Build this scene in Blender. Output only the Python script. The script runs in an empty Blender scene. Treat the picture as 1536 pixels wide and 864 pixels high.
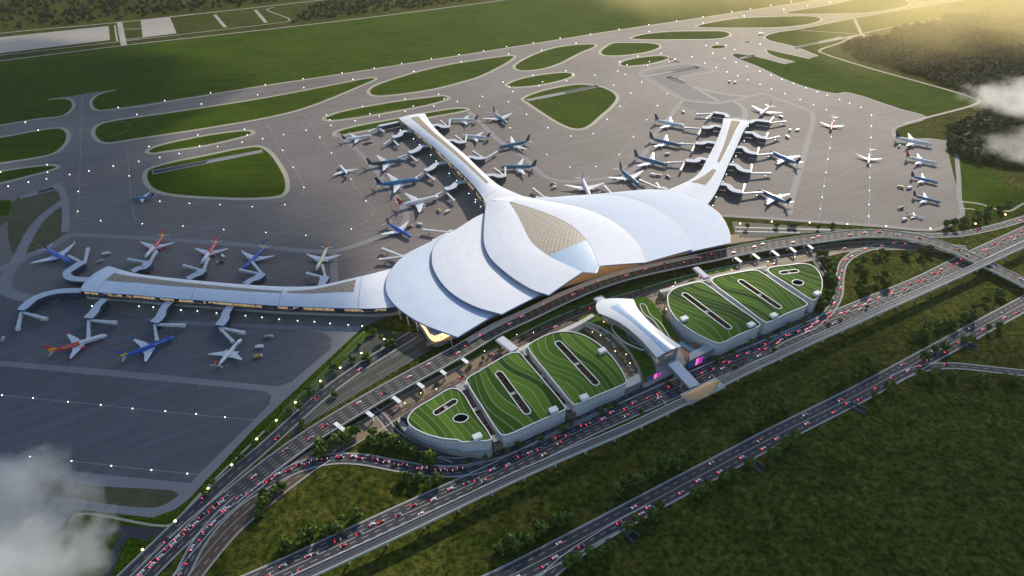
import bpy, math, random
from mathutils import Vector, Matrix, geometry, noise
random.seed(7)
R = math.radians
SC = bpy.context.scene
COL = SC.collection
# ------------------------------------------------------------------ camera
H = 540.0; F = 945.0; CX, CY = 768.0, 432.0; PITCH = math.atan(709.0/945.0)
cp, sp = math.cos(PITCH), math.sin(PITCH)
def P(px, py, z=0.0):
    """ground-plan position of a traced point that stands at height z"""
    u, v = px-CX, CY-py
    dx, dy, dz = u, F*cp+v*sp, -F*sp+v*cp
    t = (z-H)/dz
    return Vector((dx*t, dy*t, z))
def PP(pts, z=0.0): return [P(x, y, z) for x, y in pts]
def PZ(pts): return [P(x, y, z) for x, y, z in pts]
cam = bpy.data.cameras.new('camera'); camo = bpy.data.objects.new('camera', cam); COL.objects.link(camo)
camo.location = (0, 0, H); camo.rotation_euler = (math.pi/2-PITCH, 0, 0)
cam.sensor_width = 36; cam.lens = F/1536*36; cam.clip_start = 1; cam.clip_end = 60000
SC.camera = camo
# ------------------------------------------------------------------ materials
MATS = {}
def nt_of(name):
    m = bpy.data.materials.new(name); m.use_nodes = True
    t = m.node_tree; b = t.nodes['Principled BSDF']; MATS[name] = m
    return m, t, b
def mat(name, col, rough=0.7, metal=0.0, spec=0.5, emit=None, es=0.0, var=0.0, scale=0.05, coat=0.0, bump=0.0, scale2=None):
    m, t, b = nt_of(name)
    b.inputs['Base Color'].default_value = (*col, 1)
    b.inputs['Roughness'].default_value = rough; b.inputs['Metallic'].default_value = metal
    b.inputs['Specular IOR Level'].default_value = spec
    b.inputs['Coat Weight'].default_value = coat
    if emit:
        b.inputs['Emission Color'].default_value = (*emit, 1); b.inputs['Emission Strength'].default_value = es
    if var:
        tc = t.nodes.new('ShaderNodeTexCoord')
        n = t.nodes.new('ShaderNodeTexNoise'); n.inputs['Scale'].default_value = scale; n.inputs['Detail'].default_value = 6; n.inputs['Roughness'].default_value = .65
        n2 = t.nodes.new('ShaderNodeTexNoise'); n2.inputs['Scale'].default_value = scale2 or scale*17; n2.inputs['Detail'].default_value = 3
        t.links.new(tc.outputs['Object'], n.inputs['Vector']); t.links.new(tc.outputs['Object'], n2.inputs['Vector'])
        a = t.nodes.new('ShaderNodeMath'); a.operation = 'ADD'
        t.links.new(n.outputs['Fac'], a.inputs[0]); t.links.new(n2.outputs['Fac'], a.inputs[1])
        mr = t.nodes.new('ShaderNodeMapRange'); mr.inputs['From Min'].default_value = .7; mr.inputs['From Max'].default_value = 1.3
        mr.inputs['To Min'].default_value = 1-var; mr.inputs['To Max'].default_value = 1+var
        t.links.new(a.outputs[0], mr.inputs['Value'])
        mx = t.nodes.new('ShaderNodeVectorMath'); mx.operation = 'SCALE'
        mx.inputs[0].default_value = col; t.links.new(mr.outputs[0], mx.inputs['Scale'])
        t.links.new(mx.outputs[0], b.inputs['Base Color'])
        if bump:
            bp = t.nodes.new('ShaderNodeBump'); bp.inputs['Strength'].default_value = bump; bp.inputs['Distance'].default_value = 1.0
            t.links.new(n2.outputs['Fac'], bp.inputs['Height']); t.links.new(bp.outputs[0], b.inputs['Normal'])
    return m
def math_n(t, op, a, b=None, c=None):
    n = t.nodes.new('ShaderNodeMath'); n.operation = op
    for i, v in enumerate((a, b, c)):
        if v is None: continue
        if isinstance(v, (int, float)): n.inputs[i].default_value = v
        else: t.links.new(v, n.inputs[i])
    return n.outputs[0]
def mixc(t, fac, c1, c2):
    n = t.nodes.new('ShaderNodeMix'); n.data_type = 'RGBA'
    if isinstance(fac, (int, float)): n.inputs[0].default_value = fac
    else: t.links.new(fac, n.inputs[0])
    for k, c in ((6, c1), (7, c2)):
        if isinstance(c, tuple): n.inputs[k].default_value = (*c, 1)
        else: t.links.new(c, n.inputs[k])
    return n.outputs[2]
def noise_n(t, vec, scale, detail=5, rough=.6):
    n = t.nodes.new('ShaderNodeTexNoise'); n.inputs['Scale'].default_value = scale; n.inputs['Detail'].default_value = detail; n.inputs['Roughness'].default_value = rough
    t.links.new(vec, n.inputs['Vector']); return n.outputs['Fac']
def ramp(t, fac, lo, hi):
    mr = t.nodes.new('ShaderNodeMapRange'); mr.inputs['From Min'].default_value = lo; mr.inputs['From Max'].default_value = hi
    t.links.new(fac, mr.inputs['Value']); return mr.outputs[0]
def grass_mat(name, c1, c2, c3, s1, s2, s3, bump=.5, stripe=0):
    """c1/c2 patches, c3 rough tufts; s1..s3 noise scales"""
    m, t, b = nt_of(name)
    tc = t.nodes.new('ShaderNodeTexCoord'); v = tc.outputs['Object']
    f1 = ramp(t, noise_n(t, v, s1), .38, .62)
    c = mixc(t, f1, c1, c2)
    n3 = noise_n(t, v, s3, 4, .7)
    n2 = noise_n(t, v, s2, 4, .7)
    c = mixc(t, ramp(t, n2, .42, .7), c, c3)
    k = math_n(t, 'MULTIPLY_ADD', ramp(t, n3, .38, .64), 1.15, .40)
    if stripe:
        mp = t.nodes.new('ShaderNodeMapping'); mp.inputs['Rotation'].default_value = (0, 0, stripe); t.links.new(v, mp.inputs['Vector'])
        mp.inputs['Scale'].default_value = (.004, .09, 1)
        f = ramp(t, noise_n(t, mp.outputs[0], 1.0, 3), .35, .65)
        k = math_n(t, 'MULTIPLY', k, math_n(t, 'MULTIPLY_ADD', f, .28, .86))
    vm = t.nodes.new('ShaderNodeVectorMath'); vm.operation = 'SCALE'; t.links.new(c, vm.inputs[0]); t.links.new(k, vm.inputs['Scale'])
    t.links.new(vm.outputs[0], b.inputs['Base Color'])
    b.inputs['Roughness'].default_value = 1; b.inputs['Specular IOR Level'].default_value = .04
    if bump:
        bp = t.nodes.new('ShaderNodeBump'); bp.inputs['Strength'].default_value = bump; bp.inputs['Distance'].default_value = 1.5
        t.links.new(n3, bp.inputs['Height']); t.links.new(bp.outputs[0], b.inputs['Normal'])
    return m
ANG_A = R(90-62.0)  # heading of the runway direction, measured from +X
grass_mat('field', (.026, .042, .004), (.052, .068, .009), (.095, .094, .020), .006, .05, .16, 1.0)
grass_mat('airfield_grass', (.028, .068, .002), (.046, .090, .003), (.068, .088, .005), .006, .03, .3, .4, stripe=-ANG_A)
grass_mat('lawn', (.045, .11, .012), (.07, .15, .018), (.085, .13, .02), .03, .12, .6, .3)
mat('verge_brown', (.10, .095, .055), .95, var=.35, scale=.05, spec=.1)
def pave(name, col, amt=.16, joints=True, stain=.25, rough=.75, rot=-ANG_A, sz=38):
    m, t, b = nt_of(name)
    tc = t.nodes.new('ShaderNodeTexCoord')
    mp = t.nodes.new('ShaderNodeMapping'); mp.inputs['Rotation'].default_value = (0, 0, rot); t.links.new(tc.outputs['Object'], mp.inputs['Vector'])
    v = mp.outputs[0]
    big = ramp(t, noise_n(t, v, .0035, 4), .35, .65)
    mp2 = t.nodes.new('ShaderNodeMapping'); mp2.inputs['Rotation'].default_value = (0, 0, -.8); mp2.inputs['Scale'].default_value = (.006, .12, 1); t.links.new(v, mp2.inputs['Vector'])
    st = ramp(t, noise_n(t, mp2.outputs[0], 1.0, 4, .7), .3, .7)
    fine = ramp(t, noise_n(t, v, .5, 4, .8), .3, .7)
    k = math_n(t, 'MULTIPLY_ADD', big, amt*2, 1-amt)
    k = math_n(t, 'MULTIPLY', k, math_n(t, 'MULTIPLY_ADD', st, stain, 1-stain/2))
    k = math_n(t, 'MULTIPLY', k, math_n(t, 'MULTIPLY_ADD', fine, .16, .92))
    if joints:
        br = t.nodes.new('ShaderNodeTexBrick'); br.inputs['Scale'].default_value = 1.0
        br.inputs['Mortar Size'].default_value = .35; br.inputs['Brick Width'].default_value = sz*1.6; br.inputs['Row Height'].default_value = sz*.55; br.offset = 0
        br.inputs['Color1'].default_value = (1, 1, 1, 1); br.inputs['Color2'].default_value = (.93, .93, .93, 1); br.inputs['Mortar'].default_value = (.72, .72, .72, 1)
        t.links.new(v, br.inputs['Vector'])
        k = math_n(t, 'MULTIPLY', k, br.outputs['Color'])
    vm = t.nodes.new('ShaderNodeVectorMath'); vm.operation = 'SCALE'; vm.inputs[0].default_value = col; t.links.new(k, vm.inputs['Scale'])
    t.links.new(vm.outputs[0], b.inputs['Base Color'])
    b.inputs['Roughness'].default_value = rough; b.inputs['Specular IOR Level'].default_value = .35
    return m
pave('apron', (.168, .150, .145), .18, stain=.32)
pave('apron_dark', (.112, .112, .128), .14, stain=.35)
pave('shoulder', (.38, .355, .27), .08, False, .12)
pave('shoulder_grey', (.23, .225, .235), .08, False, .12)
pave('concrete_road', (.36, .33, .29), .1, False, .1)
pave('asphalt', (.040, .043, .054), .15, False, .3)
pave('asphalt_deck', (.052, .050, .053), .15, False, .3)
pave('asphalt_brown', (.105, .072, .052), .15, True, .3, sz=9)
pave('plaza', (.25, .19, .13), .15, True, .2, sz=6)
pave('carpark', (.050, .060, .050), .15, False, .3)
mat('kerb', (.55, .56, .55), .8, var=.15)
mat('paint', (.62, .62, .60), .6)
mat('line_faint', (.36, .355, .34), .7)
mat('line_yellow', (.55, .27, .05), .6)
mat('concrete', (.36, .35, .33), .8, var=.15, scale=.1)
mat('concrete_light', (.52, .52, .50), .7, spec=.2, var=.12, scale=.1)
mat('roof_white', (.77, .80, .85), .55, spec=.35, var=.025, scale=.03)
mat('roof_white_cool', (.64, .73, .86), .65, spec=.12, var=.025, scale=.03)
mat('roof_fascia', (.08, .17, .40), .45)
def roof_mat(name, col, rough):
    m, t, b = nt_of(name); uv = t.nodes.new('ShaderNodeUVMap')
    br = t.nodes.new('ShaderNodeTexBrick'); br.offset = .5; br.inputs['Scale'].default_value = 1; br.inputs['Brick Width'].default_value = 14; br.inputs['Row Height'].default_value = 3.6; br.inputs['Mortar Size'].default_value = .14
    br.inputs['Color1'].default_value = (1, 1, 1, 1); br.inputs['Color2'].default_value = (.955, .96, .965, 1); br.inputs['Mortar'].default_value = (.80, .83, .88, 1); t.links.new(uv.outputs[0], br.inputs['Vector'])
    n = ramp(t, noise_n(t, uv.outputs[0], .05, 5, .7), .3, .7)
    vm = t.nodes.new('ShaderNodeVectorMath'); vm.operation = 'MULTIPLY'; t.links.new(br.outputs['Color'], vm.inputs[0]); vm.inputs[1].default_value = col
    v2 = t.nodes.new('ShaderNodeVectorMath'); v2.operation = 'SCALE'; t.links.new(vm.outputs[0], v2.inputs[0]); t.links.new(math_n(t, 'MULTIPLY_ADD', n, .09, .93), v2.inputs['Scale'])
    t.links.new(v2.outputs[0], b.inputs['Base Color']); t.links.new(math_n(t, 'MULTIPLY_ADD', n, .18, rough), b.inputs['Roughness']); b.inputs['Specular IOR Level'].default_value = .12
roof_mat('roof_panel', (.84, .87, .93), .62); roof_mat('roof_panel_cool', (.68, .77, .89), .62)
mat('roof_trim', (.06, .11, .22), .5)
mat('bridge_roof', (.55, .60, .68), .65, spec=.15, var=.04)
mat('bridge_wall', (.035, .055, .10), .35, spec=.6)
mat('tunnel', (.62, .64, .66), .5)
mat('black', (.02, .02, .022), .6)
mat('rubber', (.015, .015, .015), .9)
mat('steel', (.35, .37, .40), .4, metal=.6)
mat('bronze', (.78, .42, .20), .5, metal=0, var=.1, scale=.3)
mat('pool', (.02, .22, .30), .08, spec=.8, var=.1, scale=.3)
mat('wood', (.35, .15, .07), .7, var=.2, scale=.5)
mat('white_paint', (.82, .82, .82), .4, spec=.2)
mat('lamp_white', (1, 1, 1), .5, emit=(.93, .95, 1), es=2.8)
mat('lamp_cool', (1, 1, 1), .5, emit=(.62, 1, .85), es=3.2)
mat('lamp_yellow', (1, 1, 1), .5, emit=(1, .72, .25), es=14)
mat('tail_light', (.5, .02, .02), .5, emit=(1, .04, .07), es=7)
mat('amber_light', (.5, .3, .02), .5, emit=(1, .42, .08), es=7)
mat('head_light', (1, 1, 1), .5, emit=(1, .85, .88), es=3)
mat('led_purple', (.2, .02, .2), .5, emit=(.35, .04, .35), es=.7)
mat('led_blue', (.02, .05, .2), .5, emit=(.02, .05, .22), es=.3)
mat('led_pink', (.2, .02, .2), .5, emit=(1, .15, .45), es=.9)
mat('car_window', (.02, .025, .03), .15, spec=.8)
mat('bark', (.05, .035, .022), .95)
mat('culvert_blue', (.05, .09, .13), .6)
mat('culvert_dark', (.01, .012, .016), .9)
# glass walls with mullions, some bays lit
def facade(name, glass, frame, lit, strength, bw, bh, part):
    m, t, b = nt_of(name)
    uv = t.nodes.new('ShaderNodeUVMap')
    br = t.nodes.new('ShaderNodeTexBrick'); br.offset = 0; br.inputs['Scale'].default_value = 1
    br.inputs['Brick Width'].default_value = bw; br.inputs['Row Height'].default_value = bh; br.inputs['Mortar Size'].default_value = .22
    br.inputs['Color1'].default_value = (0, 0, 0, 1); br.inputs['Color2'].default_value = (1, 1, 1, 1); br.inputs['Mortar'].default_value = (0, 0, 0, 1)
    t.links.new(uv.outputs[0], br.inputs['Vector'])
    n = noise_n(t, uv.outputs[0], .035, 3)
    on = math_n(t, 'GREATER_THAN', math_n(t, 'MULTIPLY_ADD', n, 1.6, math_n(t, 'MULTIPLY', br.outputs['Color'], .35)), 1.35-part)
    mort = br.outputs['Fac']
    c = mixc(t, mort, glass, frame); t.links.new(c, b.inputs['Base Color'])
    b.inputs['Roughness'].default_value = .12; b.inputs['Specular IOR Level'].default_value = .8
    b.inputs['Emission Color'].default_value = (*lit, 1)
    inv = math_n(t, 'SUBTRACT', 1.0, mort)
    vary = math_n(t, 'MULTIPLY_ADD', noise_n(t, uv.outputs[0], .25, 3), 1.6, -.2)
    t.links.new(math_n(t, 'MULTIPLY', math_n(t, 'MULTIPLY', math_n(t, 'MULTIPLY', on, inv), strength), vary), b.inputs['Emission Strength'])
    return m
facade('glass_hall', (.05, .05, .045), (.30, .27, .22), (1, .62, .28), 3.0, 4.5, 4.0, .95)
facade('glass_pier', (.03, .035, .04), (.12, .12, .12), (1, .72, .34), .45, 7.0, 4.5, .45)
facade('panel_wall', (.62, .65, .66), (.40, .43, .44), (1, .8, .5), .0, 6.0, 2.6, 0)
facade('louvre_wall', (.20, .21, .22), (.42, .42, .42), (1, .75, .4), .3, 9.0, 2.2, .2)
# skylight: tan triangular lattice
def lattice(name, c1, c2, sc, rough=.35, metal=0.0):
    m, t, b = nt_of(name)
    uv = t.nodes.new('ShaderNodeUVMap')
    outs = []
    for rz in (R(45), R(-45)):
        mp = t.nodes.new('ShaderNodeMapping'); mp.inputs['Rotation'].default_value = (0, 0, rz); t.links.new(uv.outputs[0], mp.inputs['Vector'])
        w = t.nodes.new('ShaderNodeTexWave'); w.inputs['Scale'].default_value = sc; w.wave_profile = 'TRI'; t.links.new(mp.outputs[0], w.inputs['Vector'])
        outs.append(w.outputs['Fac'])
    f = math_n(t, 'MULTIPLY', ramp(t, outs[0], .12, .3), ramp(t, outs[1], .12, .3))
    ns = noise_n(t, uv.outputs[0], .12, 4)
    c = mixc(t, f, c1, c2); c = mixc(t, math_n(t, 'MULTIPLY', ramp(t, ns, .35, .7), .35), c, c1)
    t.links.new(c, b.inputs['Base Color']); b.inputs['Roughness'].default_value = rough; b.inputs['Metallic'].default_value = metal; b.inputs['Specular IOR Level'].default_value = .15
    return m
lattice('skylight_tan', (.60, .54, .46), (.36, .30, .24), .055)
lattice('skylight_pier', (.42, .36, .28), (.32, .26, .19), .09, .8)
def blueglass():
    m, t, b = nt_of('lotus_glass')
    uv = t.nodes.new('ShaderNodeUVMap')
    br = t.nodes.new('ShaderNodeTexBrick'); br.offset = 0; br.inputs['Scale'].default_value = 1; br.inputs['Brick Width'].default_value = 3.0; br.inputs['Row Height'].default_value = 3.0; br.inputs['Mortar Size'].default_value = .35
    t.links.new(uv.outputs[0], br.inputs['Vector'])
    br.inputs['Color1'].default_value = (.16, .36, .66, 1); br.inputs['Color2'].default_value = (.34, .53, .78, 1); br.inputs['Mortar'].default_value = (.75, .80, .85, 1)
    t.links.new(br.outputs['Color'], b.inputs['Base Color']); b.inputs['Roughness'].default_value = .25; b.inputs['Specular IOR Level'].default_value = .7
blueglass()
# planted roof: mown bands with white path lines between them
def green_roof(name, ang, ox, oy, seed):
    m, t, b = nt_of(name)
    tc = t.nodes.new('ShaderNodeTexCoord')
    mp = t.nodes.new('ShaderNodeMapping'); mp.inputs['Location'].default_value = (ox, oy, 0); mp.inputs['Rotation'].default_value = (0, 0, ang); t.links.new(tc.outputs['Object'], mp.inputs['Vector'])
    sx = t.nodes.new('ShaderNodeSeparateXYZ'); t.links.new(mp.outputs[0], sx.inputs[0])
    f = math_n(t, 'MULTIPLY', sx.outputs['X'], 1/8.5)
    f = math_n(t, 'ADD', f, math_n(t, 'MULTIPLY', math_n(t, 'SINE', math_n(t, 'MULTIPLY', sx.outputs['Y'], 1/26.0)), .8))
    n = t.nodes.new('ShaderNodeTexNoise'); n.inputs['Scale'].default_value = .012; n.inputs['Detail'].default_value = 0
    mp3 = t.nodes.new('ShaderNodeMapping'); mp3.inputs['Location'].default_value = (seed*311, seed*97, 0); t.links.new(tc.outputs['Object'], mp3.inputs['Vector']); t.links.new(mp3.outputs[0], n.inputs['Vector'])
    f = math_n(t, 'ADD', f, math_n(t, 'MULTIPLY', n.outputs['Fac'], 7.0))
    fr = math_n(t, 'FRACT', f); fl = math_n(t, 'FLOOR', f)
    line = math_n(t, 'MAXIMUM', math_n(t, 'LESS_THAN', fr, .07), 0)
    wn = t.nodes.new('ShaderNodeTexWhiteNoise'); wn.noise_dimensions = '1D'; t.links.new(fl, wn.inputs['W'])
    g = mixc(t, math_n(t, 'MULTIPLY', wn.outputs['Value'], 1.0), (.018, .058, .004), (.10, .19, .018))
    fine = ramp(t, noise_n(t, tc.outputs['Object'], .7, 4, .8), .3, .7)
    vm = t.nodes.new('ShaderNodeVectorMath'); vm.operation = 'SCALE'; t.links.new(g, vm.inputs[0]); t.links.new(math_n(t, 'MULTIPLY_ADD', fine, .5, .75), vm.inputs['Scale'])
    c = mixc(t, math_n(t, 'MULTIPLY', line, .45), vm.outputs[0], (.50, .55, .42))
    t.links.new(c, b.inputs['Base Color']); b.inputs['Roughness'].default_value = .9; b.inputs['Specular IOR Level'].default_value = .15
def slot_ang(a_, b_):
    v_ = P(*b_, 20)-P(*a_, 20); return -(math.atan2(v_.y, v_.x)+math.pi/2)
green_roof('planted_roof_left', slot_ang((749, 561), (790, 617)), 0, 0, 1)
green_roof('planted_roof_right', slot_ang((1112, 422), (1167, 460)), 30, 10, 2)
# foliage
def foliage(name, c1, c2, c3):
    m, t, b = nt_of(name)
    oi = t.nodes.new('ShaderNodeObjectInfo'); g = t.nodes.new('ShaderNodeNewGeometry')
    c = mixc(t, oi.outputs['Random'], c1, c2)
    c = mixc(t, math_n(t, 'MULTIPLY', g.outputs['Random Per Island'], .7), c, c3)
    t.links.new(c, b.inputs['Base Color']); b.inputs['Roughness'].default_value = .8; b.inputs['Specular IOR Level'].default_value = .2
foliage('leaves', (.045, .085, .012), (.075, .12, .018), (.13, .18, .03))
foliage('leaves_forest', (.030, .045, .014), (.040, .055, .016), (.085, .085, .028))
foliage('palm_leaves', (.07, .10, .02), (.11, .11, .03), (.16, .15, .05))
foliage('shrub_brown', (.10, .06, .025), (.12, .07, .03), (.16, .11, .04))
# ------------------------------------------------------------------ mesh helpers
class MB:
    def __init__(s): s.v = []; s.f = []; s.mi = []; s.uv = {}
    def face(s, pts, mi=0, uvs=None):
        i = len(s.v); s.v += [tuple(p) for p in pts]; s.f.append(tuple(range(i, i+len(pts)))); s.mi.append(mi)
        if uvs: s.uv[len(s.f)-1] = uvs
    def add(s, verts, faces, mi=0):
        i = len(s.v); s.v += [tuple(p) for p in verts]
        for f in faces: s.f.append(tuple(j+i for j in f)); s.mi.append(mi)
    def box(s, c, sx, sy, sz, rz=0.0, mi=0, taper=1.0):
        """c = centre of the bottom"""
        ca, sa = math.cos(rz), math.sin(rz); vs = []
        for k, z in ((1, 0), (taper, sz)):
            for x, y in ((-1, -1), (1, -1), (1, 1), (-1, 1)):
                X, Y = x*sx/2*k, y*sy/2*k
                vs.append((c[0]+X*ca-Y*sa, c[1]+X*sa+Y*ca, c[2]+z))
        s.add(vs, [(3, 2, 1, 0), (4, 5, 6, 7), (0, 1, 5, 4), (1, 2, 6, 5), (2, 3, 7, 6), (3, 0, 4, 7)], mi)
    def beam(s, a, b, w, h, mi=0, w2=None, h2=None):
        a = Vector(a); b = Vector(b); d = (b-a).normalized(); n = Vector((-d.y, d.x, 0)); n = n.normalized() if n.length > 1e-5 else Vector((1, 0, 0)); u = d.cross(n)*-1 if abs(d.z) > .9 else Vector((0, 0, 1))
        vs = []
        for p, ww, hh in ((a, w, h), (b, w2 or w, h2 or h)):
            for x, y in ((-1, -1), (1, -1), (1, 1), (-1, 1)): vs.append(p+n*(x*ww/2)+u*(y*hh/2))
        s.add(vs, [(0, 1, 2, 3), (7, 6, 5, 4), (0, 4, 5, 1), (1, 5, 6, 2), (2, 6, 7, 3), (3, 7, 4, 0)], mi)
    def tube(s, a, b, r, r2=None, n=6, mi=0, caps=True):
        a = Vector(a); b = Vector(b); r2 = r if r2 is None else r2; d = (b-a).normalized()
        x = d.orthogonal().normalized(); y = d.cross(x); vs = []
        for p, rr in ((a, r), (b, r2)):
            for k in range(n):
                q = 2*math.pi*k/n; vs.append(p+x*(rr*math.cos(q))+y*(rr*math.sin(q)))
        fs = [(k, (k+1) % n, n+(k+1) % n, n+k) for k in range(n)]
        if caps: fs += [tuple(range(n-1, -1, -1)), tuple(range(n, 2*n))]
        s.add(vs, fs, mi)
    def ball(s, c, r, n=8, m=5, mi=0, sz=1.0):
        vs = [(c[0], c[1], c[2]-r*sz)]
        for j in range(1, m):
            t = math.pi*j/m
            for k in range(n):
                q = 2*math.pi*k/n; vs.append((c[0]+r*math.sin(t)*math.cos(q), c[1]+r*math.sin(t)*math.sin(q), c[2]-r*sz*math.cos(t)))
        vs.append((c[0], c[1], c[2]+r*sz)); fs = []
        for k in range(n): fs.append((0, 1+(k+1) % n, 1+k))
        for j in range(m-2):
            for k in range(n):
                a = 1+j*n+k; b = 1+j*n+(k+1) % n; fs.append((a, b, b+n, a+n))
        e = 1+(m-2)*n
        for k in range(n): fs.append((e+k, e+(k+1) % n, e+n))
        s.add(vs, fs, mi)
    def poly(s, pts, mi=0, holes=()):
        loops = [[Vector((p[0], p[1], 0)) for p in pts]]+[[Vector((p[0], p[1], 0)) for p in h] for h in holes]
        allp = [p for p in pts]
        for h in holes: allp += h
        tris = geometry.tessellate_polygon(loops)
        i = len(s.v); s.v += [tuple(p) for p in allp]
        for a, b, c in tris:
            A, B, Cc = allp[a], allp[b], allp[c]
            if (B[0]-A[0])*(Cc[1]-A[1])-(B[1]-A[1])*(Cc[0]-A[0]) < 0: a, b, c = a, c, b
            s.f.append((a+i, b+i, c+i)); s.mi.append(mi)
    def wall(s, pts, z0, z1, closed=True, mi=0, dx=0):
        n = len(pts); d = 0.0
        for k in range(n if closed else n-1):
            a, b = pts[k], pts[(k+1) % n]; L = math.hypot(b[0]-a[0], b[1]-a[1])
            za = z1[k] if isinstance(z1, (list, tuple)) else z1; zb = z1[(k+1) % n] if isinstance(z1, (list, tuple)) else z1
            s.face([(a[0], a[1], z0), (b[0], b[1], z0), (b[0], b[1], zb), (a[0], a[1], za)], mi, [(d, z0), (d+L, z0), (d+L, zb), (d, za)]); d += L
    def ring(s, a, b, mi=0, closed=True):
        n = len(a)
        for k in range(n if closed else n-1):
            j = (k+1) % n; s.face([a[k], a[j], b[j], b[k]], mi)
    def build(s, name, mats, parent=None, smooth=False, merge=False, origin=None, world=True):
        me = bpy.data.meshes.new(name)
        if parent is None or not world:
            off = Vector(origin) if origin is not None else None
            if off is None:
                xs = [v[0] for v in s.v]; ys = [v[1] for v in s.v]; zs = [v[2] for v in s.v]
                off = Vector(((min(xs)+max(xs))/2, (min(ys)+max(ys))/2, min(zs))) if world else Vector((0, 0, 0))
        else: off = Vector(parent['_w']) if '_w' in parent.keys() else Vector((0, 0, 0))
        vs = [(v[0]-off.x, v[1]-off.y, v[2]-off.z) for v in s.v]
        me.from_pydata(vs, [], s.f)
        for m in (mats if isinstance(mats, (list, tuple)) else [mats]): me.materials.append(MATS[m])
        if any(s.mi): me.polygons.foreach_set('material_index', s.mi)
        if s.uv:
            uvl = me.uv_layers.new(name='UVMap').data
            for fi, uvs in s.uv.items():
                st = me.polygons[fi].loop_start
                for k, q in enumerate(uvs): uvl[st+k].uv = q
        if merge:
            import bmesh
            bm = bmesh.new(); bm.from_mesh(me); bmesh.ops.remove_doubles(bm, verts=bm.verts, dist=.001); bm.to_mesh(me); bm.free()
        if smooth: me.polygons.foreach_set('use_smooth', [True]*len(me.polygons))
        me.update()
        o = bpy.data.objects.new(name, me); COL.objects.link(o)
        if parent is None:
            if world: o.location = off; o['_w'] = tuple(off)
        else:
            o.parent = parent
            if world: o['_w'] = tuple(parent['_w']) if '_w' in parent.keys() else (0, 0, 0)
        return o
def tag(o, label=None, cat=None, group=None, kind=None):
    if label: o['label'] = label
    if cat: o['category'] = cat
    if group: o['group'] = group
    if kind: o['kind'] = kind
    return o
def thing(name, label, cat, loc, group=None, rz=0):
    o = bpy.data.objects.new(name, None); COL.objects.link(o); o.location = loc; o.rotation_euler = (0, 0, rz); o['_w'] = tuple(loc)
    return tag(o, label, cat, group)
def copy_tree(o, loc, rz=0, sc=1.0):
    r = o.copy(); COL.objects.link(r); r.location = loc; r.rotation_euler = (0, 0, rz); r.scale = (sc, sc, sc)
    for ch in o.children:
        c = ch.copy(); COL.objects.link(c); c.parent = r
        for g in ch.children:
            d = g.copy(); COL.objects.link(d); d.parent = c
    return r
def catmull(pts, closed=False, per=6):
    n = len(pts); out = []
    rng = range(n if closed else n-1)
    for i in rng:
        p1, p2 = pts[i], pts[(i+1) % n]
        p0 = pts[i-1] if (closed or i > 0) else p1+(p1-p2); p3 = pts[(i+2) % n] if (closed or i+2 < n) else p2+(p2-p1)
        t0 = 0.0; t1 = t0+max((p1-p0).length, 1e-3)**.5; t2 = t1+max((p2-p1).length, 1e-3)**.5; t3 = t2+max((p3-p2).length, 1e-3)**.5
        for k in range(per):
            t = t1+(t2-t1)*k/per
            A1 = p0*((t1-t)/(t1-t0))+p1*((t-t0)/(t1-t0)); A2 = p1*((t2-t)/(t2-t1))+p2*((t-t1)/(t2-t1)); A3 = p2*((t3-t)/(t3-t2))+p3*((t-t2)/(t3-t2))
            B1 = A1*((t2-t)/(t2-t0))+A2*((t-t0)/(t2-t0)); B2 = A2*((t3-t)/(t3-t1))+A3*((t-t1)/(t3-t1))
            out.append(B1*((t2-t)/(t2-t1))+B2*((t-t1)/(t2-t1)))
    if not closed: out.append(pts[-1].copy())
    return out
def resample(pts, n, closed=False):
    q = pts+[pts[0]] if closed else pts
    d = [0]
    for a, b in zip(q, q[1:]): d.append(d[-1]+(b-a).length)
    out = []; j = 0
    for k in range(n):
        t = d[-1]*k/(n if closed else n-1)
        while j < len(d)-2 and d[j+1] < t: j += 1
        L = d[j+1]-d[j]; out.append(q[j].lerp(q[j+1], (t-d[j])/L if L > 0 else 0))
    return out
def plen(pts): return sum((b-a).length for a, b in zip(pts, pts[1:]))
def normals(pts, closed=False):
    n = len(pts); out = []
    for i in range(n):
        a = pts[(i-1) % n] if (closed or i > 0) else pts[i]; b = pts[(i+1) % n] if (closed or i < n-1) else pts[i]
        d = b-a; out.append(Vector((-d.y, d.x, 0)).normalized())
    return out
def offs(pts, d, closed=False):
    return [p+m*(d[i] if isinstance(d, list) else d) for i, (p, m) in enumerate(zip(pts, normals(pts, closed)))]
def area(pts): return sum(a.x*b.y-b.x*a.y for a, b in zip(pts, pts[1:]+pts[:1]))/2
def ccw(pts): return pts if area(pts) > 0 else pts[::-1]
def atz(pts, z): return [Vector((p.x, p.y, z)) for p in pts]
def ordn(n):
    if n % 100 in (11, 12, 13): return f'{n}th'
    return f'{n}'+{1: 'st', 2: 'nd', 3: 'rd'}.get(n % 10, 'th')
ORD = ['first', 'second', 'third', 'fourth', 'fifth', 'sixth', 'seventh', 'eighth', 'ninth', 'tenth', 'eleventh', 'twelfth']
def od(i): return ORD[i] if i < 12 else ordn(i+1)
# ================================================================== THE SETTING
def struct(o): o['kind'] = 'structure'; return o
m = MB(); g = []
N = 40
m.add([(-9000, -3000, 0), (9000, -3000, 0), (9000, 14000, 0), (-9000, 14000, 0)], [(0, 1, 2, 3)])
struct(m.build('ground', 'field'))
KZ = [0]
def zz(z): KZ[0] += 1; return z+.0022*(KZ[0] % 12)
def sheet(name, pts, z, ma, smooth=True, per=5, world=False, holes=()):
    z = zz(z) if z > .1 else z
    q = pts if world else PP(pts)
    if smooth: q = catmull(q, True, per)
    m = MB(); m.poly(atz(q, z), holes=[atz(h, z) for h in holes]); return struct(m.build(name, ma))
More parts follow.
